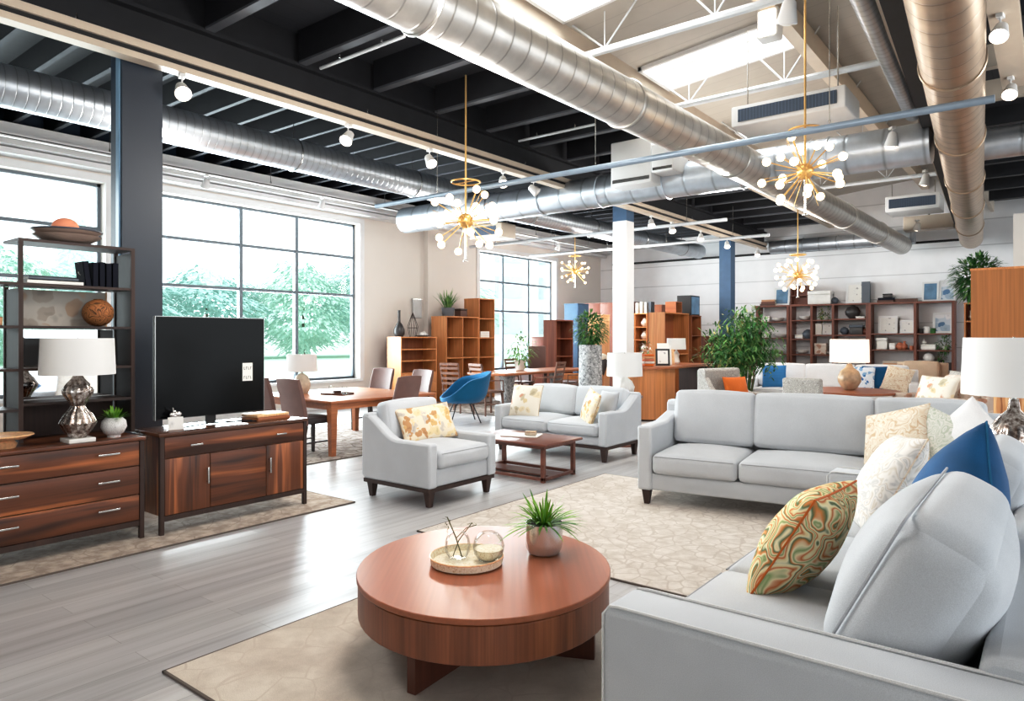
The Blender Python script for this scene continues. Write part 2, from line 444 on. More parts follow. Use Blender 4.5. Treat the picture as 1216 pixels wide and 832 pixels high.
M['rugnear'] = rugmat('taupe_scroll_rug', (194, 184, 173), (216, 207, 196), (200, 189, 178), 6, .03, 3)
M['rugmid'] = rugmat('ivory_trellis_rug', (206, 197, 188), (226, 218, 210), (196, 186, 177), 10, .06, 8)
M['rugleft'] = rugmat('beige_stripe_rug', (160, 146, 134), (196, 184, 172), (158, 144, 132), 7, .03, 10)
M['rugdine'] = rugmat('mottled_grey_rug', (150, 138, 130), (206, 198, 190), (130, 118, 110), 5, .06, 8)
M['rugedge'] = fabric('rug_binding', (104, 92, 84))
M['shade'] = plain('white_lampshade', (222, 221, 219), .85, var=.01, emit=.03)
M['shadewarm'] = plain('lit_lampshade', (255, 240, 222), .8, var=.01, emit=.5)
def mercury():
    m, nt, b = new_mat('mercury_glass'); v = coords(nt)
    n = N(nt, 'ShaderNodeTexNoise', Scale=34, Detail=5, Roughness=.7); L(nt, v, n.inputs[0])
    L(nt, ramp(nt, n.outputs[0], [(.36, lin((96, 74, 62))), (.5, lin((176, 166, 160))), (.62, lin((226, 222, 218)))]), b.inputs['Base Color'])
    b.inputs['Metallic'].default_value = .9; b.inputs['Roughness'].default_value = .22; bump(nt, b, n.outputs[0], .2, .004); return m
M['mercury'] = mercury()
M['speckle'] = blotch('speckled_stone', (224, 222, 220), [(150, 148, 148), (120, 118, 120), (246, 246, 246)], 90, .4)
M['stone'] = blotch('pebbled_grey', (168, 168, 168), [(120, 120, 122), (196, 196, 196), (140, 140, 140)], 26, .5)
M['ceramic'] = plain('off_white_ceramic', (226, 224, 220), .3, var=.06, bmp=.1)
M['sandc'] = plain('sand_ceramic', (196, 184, 166), .5, var=.12, scale=20)
M['goldc'] = plain('weathered_gold_ceramic', (176, 150, 122), .4, var=.25, scale=14)
M['paper'] = plain('white_paper', (238, 236, 230), .7, var=.02)
M['page'] = plain('page_edges', (226, 206, 176), .8, var=.06, scale=80)
M['bookdark'] = blotch('dark_spine', (28, 30, 40), [(210, 208, 200), (30, 32, 44), (30, 32, 44)], 22, .12)
M['bookbrown'] = plain('brown_cover', (92, 58, 46), .6)
M['booktan'] = plain('tan_cover', (196, 150, 112), .6)
M['bookgrey'] = plain('slate_cover', (84, 92, 102), .5)
M['plate'] = plain('brown_grey_glaze', (168, 146, 134), .35, var=.08)
M['rimdark'] = plain('dark_blue_glaze', (64, 70, 82), .35)
M['salt'] = plain('salmon_stone', (226, 150, 118), .6, var=.06, emit=.08)
M['wicker'] = swirl('woven_brown_cane', (168, 112, 68), [(120, 74, 44), (176, 120, 74), (58, 36, 26), (168, 110, 66)], 20, 7, .6)
M['canvas'] = blotch('faded_floral_print', (206, 198, 188), [(196, 170, 148), (184, 172, 160), (206, 198, 188), (212, 192, 172)], 8, .5)
def mirror():
    m, nt, b = new_mat('mirror_glass'); v = coords(nt); n = N(nt, 'ShaderNodeTexNoise', Scale=2); L(nt, v, n.inputs[0])
    L(nt, ramp(nt, n.outputs[0], [(.3, (.82, .83, .84)), (.7, (.86, .87, .88))]), b.inputs['Base Color'])
    b.inputs['Metallic'].default_value = 1; b.inputs['Roughness'].default_value = .03; return m
M['mirror'] = mirror()
M['cream_p'] = blotch('ivory_floral_fabric', (232, 224, 210), [(214, 194, 158), (202, 156, 134), (224, 208, 180), (196, 184, 160), (232, 224, 210)], 11, .42)
M['gold_p'] = blotch('golden_floral_fabric', (228, 214, 192), [(210, 172, 124), (196, 186, 176), (222, 200, 162), (190, 148, 108), (230, 218, 196)], 15, .55)
M['paisley'] = swirl('paisley_fabric', (238, 222, 174), [(212, 116, 60), (242, 228, 188), (152, 174, 116), (244, 232, 196), (220, 146, 84), (98, 128, 92), (244, 234, 200)], 11, 5)
M['swirlw'] = swirl('white_scroll_fabric', (236, 232, 226), [(236, 232, 226), (206, 204, 200), (238, 234, 230), (214, 206, 194)], 17, 5)
M['sage'] = swirl('sage_damask_fabric', (232, 230, 222), [(188, 196, 180), (234, 232, 226), (204, 208, 196)], 16, 7)
M['beigefl'] = swirl('beige_leaf_fabric', (232, 222, 206), [(206, 176, 146), (236, 228, 214), (222, 202, 180)], 18, 4)
M['whitef'] = fabric('plain_white_fabric', (232, 230, 230))
M['dustf'] = blotch('dusty_floral_fabric', (216, 202, 190), [(190, 150, 128), (226, 214, 204), (200, 176, 158)], 9, .45)
M['tweed'] = swirl('grey_tweed', (150, 146, 142), [(206, 202, 196), (140, 134, 130), (190, 186, 180)], 34, 5)
M['stripeb'] = boardmat('blue_stripe_fabric', (56, 128, 182), .06, 'z', .9, .55)
M['bluep'] = blotch('blue_white_print', (226, 230, 236), [(60, 120, 176), (226, 230, 236), (140, 176, 208)], 14, .5)
M['tanf'] = fabric('pale_tan_upholstery', (206, 184, 162), .1)
M['stripew'] = wood('striped_wood', (150, 92, 52), (196, 140, 92), (224, 178, 132), 'z', .5, 3, 2)
M['leaf'] = foliage('fresh_leaf', (58, 116, 30), (136, 186, 52))
M['leafd'] = foliage('deep_leaf', (30, 78, 36), (70, 130, 62))
M['leafm'] = foliage('mid_leaf', (62, 112, 56), (128, 164, 92))
M['leafy'] = foliage('olive_leaf', (140, 140, 78), (190, 184, 120))
M['soil'] = plain('dark_soil', (38, 28, 24), .95, var=.3, scale=40)
M['twig'] = plain('green_brown_twig', (108, 104, 66), .7)
M['bark'] = plain('grey_bark', (112, 104, 92), .9, var=.2)
M['treea'] = foliage('hazy_teal_foliage', (128, 168, 162), (176, 206, 198), .8, .3)  # distance haze put into pale leaf colours and glow
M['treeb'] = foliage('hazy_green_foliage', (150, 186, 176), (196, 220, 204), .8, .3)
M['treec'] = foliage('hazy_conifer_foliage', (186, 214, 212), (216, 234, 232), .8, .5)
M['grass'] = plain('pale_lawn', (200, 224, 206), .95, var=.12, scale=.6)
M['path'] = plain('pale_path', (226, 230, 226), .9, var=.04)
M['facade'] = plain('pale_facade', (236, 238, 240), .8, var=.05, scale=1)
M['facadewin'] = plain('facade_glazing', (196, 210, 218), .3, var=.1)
M['charcoal'] = plain('charcoal_ceramic', (58, 54, 54), .4)
M['greypot'] = plain('slate_pot', (96, 98, 104), .6)
M['photo'] = blotch('blue_grey_photo', (206, 214, 222), [(96, 128, 160), (170, 186, 200), (226, 226, 228)], 6, .6)
M['photob'] = plain('dusk_blue_photo', (104, 140, 168), .4, var=.25, scale=5)
M['sketch'] = blotch('pale_sketch', (228, 226, 222), [(176, 174, 174), (216, 214, 212), (228, 226, 222)], 12, .3)
M['tray'] = blotch('carved_ivory', (240, 230, 210), [(214, 192, 154), (246, 238, 222)], 60, .4)
M['salmon'] = plain('terracotta_clay', (196, 120, 88), .6, var=.1)
M['acgrille'] = boardmat('slatted_grille', (58, 72, 90), .034, 'x', .5, 7.0)

# ------------------------------------------------------------------ the room
def box1(name, mat, x0, x1, y0, y1, z0, z1, parent=None, bevel=0):
    c = ((x0 + x1) / 2, (y0 + y1) / 2, (z0 + z1) / 2) if not parent else (0, 0, 0)
    return MB().box(x0 - c[0], x1 - c[0], y0 - c[1], y1 - c[1], z0 - c[2], z1 - c[2]).build(name, mat, parent, None if parent else c, bevel=bevel)
WX = -12.0; BY = 20.2
struct(MB().box(-12.3, 5, -5, 20.5, -.12, 0).build('floor', M['floor']))
# left wall with three window openings (y0,y1,z0,z1)
WIN = [(-.6, 4.75, .6, 3.97), (5.55, 9.92, .6, 3.97), (13.95, 17.5, .6, 3.8)]
w = MB()
ys = [-5]
for a in WIN: ys += [a[0], a[1]]
ys.append(20.5)
for i in range(0, len(ys), 2): w.box(WX - .3, WX, ys[i], ys[i + 1], 0, 5.0)
for (a, b_, z0, z1) in WIN:
    w.box(WX - .3, WX, a, b_, 0, z0); w.box(WX - .3, WX, a, b_, z1, 5.0)
wl = struct(w.build('wall_left', M['wallw']))
for i, (a, b_, z0, z1) in enumerate(WIN):
    wn = MB()
    t = .05
    xg = WX - .2
    wn.box(xg - .04, xg + .04, a, a + t, z0, z1).box(xg - .04, xg + .04, b_ - t, b_, z0, z1)
    wn.box(xg - .04, xg + .04, a, b_, z0, z0 + t).box(xg - .04, xg + .04, a, b_, z1 - t, z1)
    cols = {0: [1.2, 3.0], 1: [7.27 - .06, 8.42 + .02], 2: [15.15, 16.35]}[i]
    for y in cols: wn.box(xg - .045, xg + .045, y - .035, y + .035, z0, z1)
    for z in ((3.24, 2.41) if i < 2 else (3.02, 2.22)): wn.box(xg - .035, xg + .035, a, b_, z - .028, z + .028)
    fr = struct(wn.build('window_%d' % (i + 1), M['pewter'] if 0 else plain('window_frame_grey', (112, 122, 130), .5)))
    MB().box(xg - .006, xg + .006, a, b_, z0, z1).build('pane', M['pane'], fr)
    MB().box(WX - .28, WX + .08, a - .05, b_ + .05, z0 - .05, z0).build('sill', M['white'], fr)
    tr = MB()
    tr.box(WX, WX + .03, b_, b_ + .12, z0, z1 + .12).box(WX, WX + .03, a - .12, a, z0, z1 + .12).box(WX, WX + .03, a, b_, z1, z1 + .12)
    tr.build('casing', M['white'], fr)
# navy frieze above the cornice, stepped cream cornice
struct(box1('trim_1', M['navy'], WX, WX + .04, -5, 20.1, 4.5, 4.98))
cn = MB().box(WX, WX + .5, -5, 20.1, 4.36, 4.5).box(WX, WX + .42, -5, 20.1, 4.22, 4.34).box(WX, WX + .3, -5, 20.1, 4.12, 4.2)
struct(cn.build('trim_2', M['white']))
# pilaster between the second and third window
struct(box1('trim_3', M['wallw'], WX, WX + .14, 11.9, 12.3, 0, 4.2))
struct(box1('baseboard_left', M['white'], WX, WX + .02, -5, 20.1, 0, .1))
struct(MB().box(-12, 5, BY, BY + .2, 0, 6.0).build('wall_back', M['shiplap']))
# partition at the right, seen at the frame edge
struct(MB().box(-12.3, 5, -5.2, -5, 0, 5.4).build('wall_front', M['wallw']))  # unseen wall behind the camera, added to cut light from behind
struct(box1('wall_right', M['wallw'], -.55, 4.9, 14.6, 14.8, 0, 3.6))
# dark roof: deck, joists, girder
BX = -4.8
cl = struct(MB().box(-12.3, BX, -5, 20.4, 4.82, 4.98).build('ceiling', M['deckdark']))
for k in range(21):
    y = -1.75 + k * 1.05
    j = MB().box(-6.45, BX, y - .05, y + .05, 4.49, 4.82).build('joist', M['joist'], cl)
    MB().box(-6.45, BX, y - .05, y + .05, 4.465, 4.488).build('flange', M['flange'], j)
for k in range(44):
    y = -1.6 + k * .5
    j = MB().box(-11.95, -6.75, y - .025, y + .025, 4.55, 4.82).build('joist', M['joist'], cl)
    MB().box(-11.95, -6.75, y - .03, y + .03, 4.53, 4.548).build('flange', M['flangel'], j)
struct(MB().box(-6.66, -6.54, -5, 20.1, 4.16, 4.82).box(-6.75, -6.45, -5, 20.1, 4.14, 4.18).box(-6.75, -6.45, -5, 20.1, 4.44, 4.48).build('beam', M['joist']))
struct(MB().box(BX - .02, BX + .1, -5, 20.2, 4.46, 5.34).build('trim_4', M['cream']))
# white roof bay, rising to the right, with skylights
def zr(x): return 5.3 + .1 * (x + 4.8)
SKY = [(-4.65, -2.6, 5.5, 6.95), (-4.65, -2.5, 8.85, 9.85), (-4.65, -2.5, 12.6, 13.6)]
XR = -1.15
mb = MB()
def roofq(x0, x1, y0, y1): mb.add([(x0, y0, zr(x0)), (x1, y0, zr(x1)), (x1, y1, zr(x1)), (x0, y1, zr(x0)), (x0, y0, zr(x0) + .1), (x1, y0, zr(x1) + .1), (x1, y1, zr(x1) + .1), (x0, y1, zr(x0) + .1)], [(0, 1, 2, 3), (7, 6, 5, 4), (0, 4, 5, 1), (1, 5, 6, 2), (2, 6, 7, 3), (3, 7, 4, 0)])
yy = -5
for (x0, x1, y0, y1) in SKY:
    roofq(BX, XR, yy, y0); roofq(BX, x0, y0, y1); roofq(x1, XR, y0, y1); yy = y1
roofq(BX, XR, yy, 20.4)
cw = struct(mb.build('ceiling', M['deckwhite']))
for i, (x0, x1, y0, y1) in enumerate(SKY):
    f = MB()
    zz = lambda x: zr(x)
    for (a, b_, c, d) in ((x0, x1, y0, y0 + .05), (x0, x1, y1 - .05, y1), (x0, x0 + .05, y0, y1), (x1 - .05, x1, y0, y1)):
        f.add([(a, c, zz(a) - .06), (b_, c, zz(b_) - .06), (b_, d, zz(b_) - .06), (a, d, zz(a) - .06), (a, c, zz(a) + .35), (b_, c, zz(b_) + .35), (b_, d, zz(b_) + .35), (a, d, zz(a) + .35)], [(3, 2, 1, 0), (4, 5, 6, 7), (0, 1, 5, 4), (1, 2, 6, 5), (2, 3, 7, 6), (3, 0, 4, 7)])
    ym = y0 + .62 * (y1 - y0)
    f.tube([(x0, ym, zz(x0) + .1), (x1, ym, zz(x1) + .1)], .02, 6)
    fo = struct(f.build('window_%d' % (i + 4), M['white']))
    MB().add([(x0, y0, zz(x0) + .3), (x1, y0, zz(x1) + .3), (x1, y1, zz(x1) + .3), (x0, y1, zz(x0) + .3)], [(0, 1, 2, 3)]).build('pane', M['pane'], fo)
# purlin and roof trusses of the white bay
struct(MB().box(-2.62, -2.46, -3, 20.1, 5.2, 5.48).build('beam', M['cream']))
for y in (4.76, 7.16, 9.57, 12.0, 14.4, 16.8):
    t = MB().tube([(BX + .05, y, 4.9), (XR - .02, y, 4.9)], .045, 8)
    tr = struct(t.build('beam', M['whitepipe']))
    x = BX + .15; k = 0; wb = MB()
    while x < XR - .9:
        wb.tube([(x, y, zr(x)), (x + .45, y, 4.92)], .012, 6); wb.tube([(x + .45, y, 4.92), (x + .9, y, zr(x + .9))], .012, 6)
        wb.tube([(x + .45, y, 4.92), (x + .45, y, zr(x + .45))], .008, 6); x += 1.35
    wb.build('web', M['whitepipe'], tr)
# right hand dark bay
cr = struct(MB().box(XR, 5, -5, 20.4, 4.75, 4.9).build('ceiling', M['deckdark']))
for k in range(16):
    y = -1 + k * 1.3
    MB().box(XR, 4.9, y - .06, y + .06, 4.5, 4.75).build('joist', M['cream'] if k in (8, 9) else M['joist'], cr)
struct(MB().box(XR - .05, XR + .02, -5, 20.2, 4.5, 5.75).build('trim_5', M['cream']))
# black flanged beam beside the right duct
def lerp(p, q, t): return tuple(a + (b_ - a) * t for a, b_ in zip(p, q))
def yawbox(name, mat, p, q, wx, z0, z1):
    L_ = math.hypot(q[0] - p[0], q[1] - p[1]); a = math.atan2(q[1] - p[1], q[0] - p[0]) - PI / 2
    return MB().box(-wx / 2, wx / 2, 0, L_, z0, z1).build(name, mat, None, (p[0], p[1], 0), (0, 0, a))
struct(yawbox('beam', M['black'], (-.69, 1.5), (-1.76, 19.9), .15, 3.95, 4.2))
struct(yawbox('trim_6', M['cream'], (-.8, 1.5), (-1.84, 19.9), .05, 4.06, 4.12))
# columns
def column(loc, sx, sy, bands, label):
    x, y = loc; first = None
    for (z0, z1, m, n) in bands:
        o = MB().box(-sx / 2, sx / 2, -sy / 2, sy / 2, z0, z1).build('column' if not first else n, m, first, None if first else (x, y, 0))
        if not first: first = o; struct(o); o['label'] = label
    return first
c1 = column((-6.53, 2.86), .2, .35, [(0, 4.16, M['charcoalcol'], 'column')], 'dark slate column behind the television')
MB().box(.01, .07, -.19, -.176, 0, 4.14).build('strip', plain('pale_blue_strip', (132, 168, 196), .3, var=.04), c1)  # pale blue strip on the near face of the column
MB().box(-.1, .01, -.185, -.176, 0, 4.14).build('face', M['navy'], c1)
c2 = column((-6.62, 12.0), .3, .3, [(0, 3.74, M['white'], 'column'), (3.74, 4.16, M['bluecol'], 'collar')], 'white column with a slate blue top')
column((-6.6, 17.4), .3, .3, [(0, 4.16, M['bluecol'], 'column')], 'slate blue column behind the tall bamboo plant')

# ------------------------------------------------------------------ ducts, pipes, ceiling equipment
def duct(label, mat, p, q, r, axis, cat='duct', straps=0, seams=0):
    """round duct from p to q"""
    P = Vector(p); Q = Vector(q); Ld = (Q - P).length
    ang = math.atan2(Q.y - P.y, Q.x - P.x)
    t = thing('air_duct', label, cat, p, ang - (PI / 2 if axis == 'y' else 0))
    e = (0, 1, 0) if axis == 'y' else (1, 0, 0)
    n = 28
    pts = [Vector(e) * (Ld * k / 24) for k in range(25)]
    MB().tube(pts, r, n).build('barrel', mat, t)
    for k in range(straps):
        d = Ld * (k + .5) / straps; c = Vector(e) * d
        s = Vector((1, 0, 0)) if axis == 'y' else Vector((0, 1, 0))
        top = Vector((0, 0, 1))
        ring = [c + s * (r + .006) * math.cos(a) + top * (r + .006) * math.sin(a) for a in [2 * PI * i / 24 for i in range(24)]]
        MB().tube(ring, .009, 6, True).tube([c + top * r, c + top * (4.46 - p[2])], .005, 6).build('strap', M['pewter'], t)
    for k in range(seams):
        d = Ld * (k + 1) / (seams + 1); c = Vector(e) * d
        s = Vector((1, 0, 0)) if axis == 'y' else Vector((0, 1, 0))
        ring = [c + s * (r + .004) * math.cos(a) + Vector((0, 0, 1)) * (r + .004) * math.sin(a) for a in [2 * PI * i / 28 for i in range(28)]]
        MB().tube(ring, .014, 6, True).build('collar', mat, t)
    return t
duct('large spiral duct running overhead from the skylights to the back wall', M['galvy'], (-3.40, .6, 3.75), (-2.95, 19.3, 3.75), .225, 'y', seams=6)
duct('spiral duct beside the black beam at the room edge', M['galvr'], (-.33, 1.8, 3.8), (-1.53, 19.4, 3.78), .235, 'y', seams=6)
duct('long silver duct hung above the front windows', M['galvw'], (-8.3, -2.2, 4.02), (-8.3, 9.1, 4.02), .215, 'y', straps=5)
duct('silver duct behind the white column, in line with the window duct', M['galvw'], (-8.45, 10.2, 4.0), (-8.2, 19.4, 4.0), .21, 'y', straps=4)
duct('silver cross duct joining the large overhead duct', M['galvx'], (-10.2, 9.6, 3.82), (-1.15, 9.6, 3.82), .25, 'x', seams=7)
duct('thin flexible duct running beside the black beam under the skylights', M['galvw'], (-1.02, 2.6, 4.1), (-1.3, 9.25, 4.1), .085, 'y')
duct('silver duct running along the top of the back wall', M['galvx'], (-6.2, 19.6, 3.98), (-2.7, 19.6, 3.98), .18, 'x', seams=3)
def pipe(label, mat, p, q, r, hang=0, name='ceiling_pipe', top=4.45):
    P = Vector(p); Q = Vector(q)
    t = thing(name, label, 'pipe', p)
    MB().tube([(0, 0, 0), tuple(Q - P)], r, 10).build('tube', mat, t)
    for k in range(hang):
        c = (Q - P) * ((k + .5) / hang)
        MB().tube([c, (c.x, c.y, top - p[2])], .004, 6).tube([c + Vector((0, 0, r + .012)), c + Vector((0, 0, r + .03))], .012, 6).build('hanger', M['pewter'], t)
    return t
duct('silver branch duct over the dark bay at the room edge', M['galvx'], (-.75, 10.9, 4.0), (3.4, 10.9, 4.0), .2, 'x', seams=3)
pipe('grey pipe crossing in front of the large duct and the air conditioner', M['steelpipe'], (-7.5, 6.5, 3.335), (-.36, 6.5, 3.335), .032, 3)
pipe('white conduit crossing above the pale pillar, nearer of two', M['whitepipe'], (-11.4, 12.9, 3.73), (-4.9, 12.9, 3.73), .035, 4)
pipe('white conduit crossing the dark bay, farther of two', M['whitepipe'], (-11.4, 15.4, 3.73), (-4.9, 15.4, 3.73), .035, 4)
pipe('thin dark conduit along the head of the back wall', M['black'], (-11.4, 19.95, 3.86), (-1.4, 19.95, 3.86), .03, 0)
pipe('thin white rod slung between the joists near the front pillar', M['whitepipe'], (-6.2, 4.6, 4.38), (-4.9, 4.6, 4.38), .018, 2)
pipe('thin white rod slung between the joists behind the brass chandelier', M['whitepipe'], (-6.2, 8.1, 4.38), (-4.9, 8.1, 4.38), .018, 2)
# lighting tracks
def track(label, x, y0, y1, z, mat, w=.1, h=.07, hang=4, top=4.15):
    t = thing('lighting_track', label, 'lighting track', (x, y0, z))
    MB().box(-w / 2, w / 2, 0, y1 - y0, -h, -h * .35).box(-w / 2, w / 2, 0, y1 - y0, h * .2, h).build('rail', mat, t)
    MB().box(-w * .3, w * .3, 0, y1 - y0, -h * .35, h * .2).build('channel', M['black'], t)
    for k in range(hang):
        y = (y1 - y0) * (k + .4) / hang
        MB().tube([(0, y, h), (0, y, top - z)], .005, 6).tube([(-.03, y, h), (0, y, h + .06), (.03, y, h)], .005, 6).build('hanger', M['pewter'], t)
    return t
track('long cream lighting track under the dark girder', -6.3, -2, 19.4, 3.99, M['cream'], .13, .085, 7, 4.15)
track('slim white lighting track along the front windows', -11.0, -2, 19.4, 4.2, M['white'], .05, .03, 8, 4.53)
track('lighting track along the outer side of the large right duct', -.02, 9.6, 19, 4.05, M['cream'], .08, .05, 5, 4.5)
track('short cream lighting track over the dark bay at the room edge', -.34, 4.2, 9.4, 4.3, M['cream'], .22, .06, 2, 4.5)
def spot(x, y, z, rz, tilt, label, group, lit=True):
    t = thing('track_spotlight', label, 'spotlight', (x, y, z), rz, group)
    MB().box(-.025, .025, -.04, .04, -.03, 0).tube([(0, 0, -.03), (0, 0, -.1)], .008, 6).build('bracket', M['white'], t)
    h = MB().at((0, 0, -.14), (tilt, 0, 0))
    h.lathe([(.03, .08), (.048, .06), (.058, 0), (.075, -.08), (.07, -.085), (.06, -.07)], n=16)
    hd = h.build('lamp_head', M['white'], t)
    l = MB().at((0, 0, -.14), (tilt, 0, 0)); l.ball((0, 0, -.066), .064, 12, 8, (1, 1, .5))
    l.build('lens', M['spotglow'] if lit else M['ceramic'], hd)
    return t
sp = [(3.15, 'spotlight on the cream track beside the dark pillar'), (5.05, 'spotlight on the cream track, second from the dark pillar'),
      (6.35, 'spotlight on the cream track just before the brass chandelier rod'), (7.85, 'spotlight on the cream track just beyond the brass chandelier rod'),
      (8.6, 'unlit white spotlight turned towards the cross duct'), (12.55, 'spotlight on the cream track just past the white pillar'),
      (13.5, 'second spotlight on the cream track past the white pillar'), (15.0, 'third spotlight on the cream track past the white pillar'),
      (16.6, 'fourth spotlight past the white pillar, beside the blue pillar'), (18.8, 'last spotlight on the cream track near the back wall')]
for i, (y, lb) in enumerate(sp):
    spot(-6.3, y, 3.905, math.atan2(-y, 6.3) - PI / 2 + R([10, -30, 30, 5, 80, 10, 20, 0, 10, 0][i]), R([48, 42, 40, 44, 50, 30, 34, 30, 30, 30][i]), lb, 'spotlights on the cream track', i != 4)
for i, (y, lb) in enumerate([(3.0, 'white spotlight over the window behind the bookcase'), (5.9, 'white spotlight over the large window just past the dark pillar'),
      (8.2, 'white spotlight over the middle of the large window'), (10.6, 'white spotlight at the far end of the large window'), (16.2, 'small spotlight over the far window')]):
    spot(-11.0, y, 4.17, R(90), R(25), lb, 'spotlights along the windows', False)
for i, (y, z, lb) in enumerate([(5.2, 4.0, 'white spotlight on the inner track nearest the skylight side'), (9.3, 4.0, 'white spotlight on the inner track over the cross duct end'),
      (12.0, 4.0, 'lit spotlight on the inner track above the glowing chandelier'), (17.0, 4.0, 'lit spotlight at the far end of the inner track')]):
    spot(-1.52 if i<3 else -2.3, y, z, R(40), R(20), lb, 'spotlights on the inner track', i > 0)
for i, (y, lb) in enumerate([(7.2, 'lit spotlight on the short cream track, nearer one'), (9.0, 'lit spotlight on the short cream track, farther one')]):
    spot(-.36, y, 4.24, R(170), R(40), lb, 'spotlights on the short track', True)
# ceiling air conditioners
def aircon(label, x0, x1, y0, y1, z0, z1):
    t = thing('air_conditioner', label, 'air conditioner', ((x0 + x1) / 2, y0, z0)); w = (x1 - x0) / 2; h = z1 - z0
    MB().rbox(-w, w, 0, y1 - y0, 0, h, .02).build('housing', M['white'], t)
    MB().box(-w * .86, w * .86, -.012, .005, h * .22, h * .8).build('grille', M['acgrille'], t)
    MB().tube([(-w * .8, .2, h), (-w * .8, .2, 4.95 - z0)], .008, 6).tube([(w * .8, .2, h), (w * .8, .2, 4.95 - z0)], .008, 6).build('hanger', M['pewter'], t)
    return t
aircon('white ceiling air conditioner with a dark slatted grille under the skylight', -2.84, -1.66, 7.6, 8.25, 3.83, 4.06)
aircon('distant air conditioner with a slatted grille near the back wall', -3.0, -1.95, 17.5, 18.3, 4.3, 4.65)
t = thing('junction_box', 'beige ceiling box below the distant air conditioner', 'box', (-2.28, 18.4, 3.98))
MB().rbox(-.5, .5, 0, .4, 0, .32, .02).build('housing', M['cream'], t); MB().tube([(0, .2, .32), (0, .2, .85)], .02).build('stem', M['pewter'], t)
t = thing('duct_plenum', 'white sheet metal box mounted on the cross duct', 'box', (-4.87, 9.32, 3.72))
MB().rbox(-.33, .33, -.28, .3, 0, .66, .02).build('casing', M['white'], t); MB().box(-.3, .3, -.285, -.282, .05, .1).build('flange', M['pewter'], t)
t = thing('duct_plenum', 'smaller white box beside the larger plenum on the cross duct', 'box', (-4.36, 9.28, 3.84))
MB().rbox(-.17, .17, -.26, .26, 0, .4, .02).build('casing', M['white'], t); MB().box(-.15, .15, -.262, -.258, .03, .07).build('flange', M['pewter'], t)
t = thing('fan_coil_unit', 'small beige fan unit hung over the third window', 'box', (-9.6, 11.6, 3.62))
MB().rbox(-.45, .45, -.25, .25, 0, .3, .02).build('housing', M['cream'], t); MB().box(-.3, .3, -.256, -.25, .06, .24).build('vent', M['acgrille'], t)
MB().tube([(-.4, 0, .3), (-.4, 0, .88)], .006, 6).tube([(.4, 0, .3), (.4, 0, .88)], .006, 6).build('hanger', M['pewter'], t)
t = thing('skylight_lamp', 'white utility lamp bracketed to the roof beam beside the skylight', 'lamp', (-2.54, 8.0, 4.86))
MB().rbox(-.12, .12, -.1, .1, 0, .34, .03).build('housing', M['white'], t); MB().box(-.09, .09, -.112, -.1, .03, .3).build('lens', M['spotglow'], t)

# ------------------------------------------------------------------ rugs
def rug(label, mat, x0, x1, y0, y1):
    t = thing('area_rug', label, 'rug', ((x0 + x1) / 2, (y0 + y1) / 2, 0)); w, h = (x1 - x0) / 2, (y1 - y0) / 2
    MB().box(-w + .012, w - .012, -h + .012, h - .012, .001, .011).build('pile', mat, t)
    e = MB()
    for (a, b_, c, d) in ((-w, w, -h, -h + .014), (-w, w, h - .014, h), (-w, -w + .014, -h, h), (w - .014, w, -h, h)): e.box(a, b_, c, d, .0, .0105)
    e.build('binding', M['rugedge'], t)
    return t
rug('taupe rug under the round coffee table', M['rugnear'], -3.14, -.35, 1.48, 3.36)
rug('ivory trellis rug under the middle grey sofa', M['rugmid'], -3.87, -.3, 3.76, 6.6)
rug('beige rug under the walnut media console and drawers', M['rugleft'], -7.0, -4.99, .3, 4.08)
rug('mottled rug under the square dining table', M['rugdine'], -9.7, -6.9, 4.55, 8.1)
rug('pale rug under the rustic slat chairs', M['rugdine'], -10.3, -7.4, 10.2, 14.2)
GZ = .011

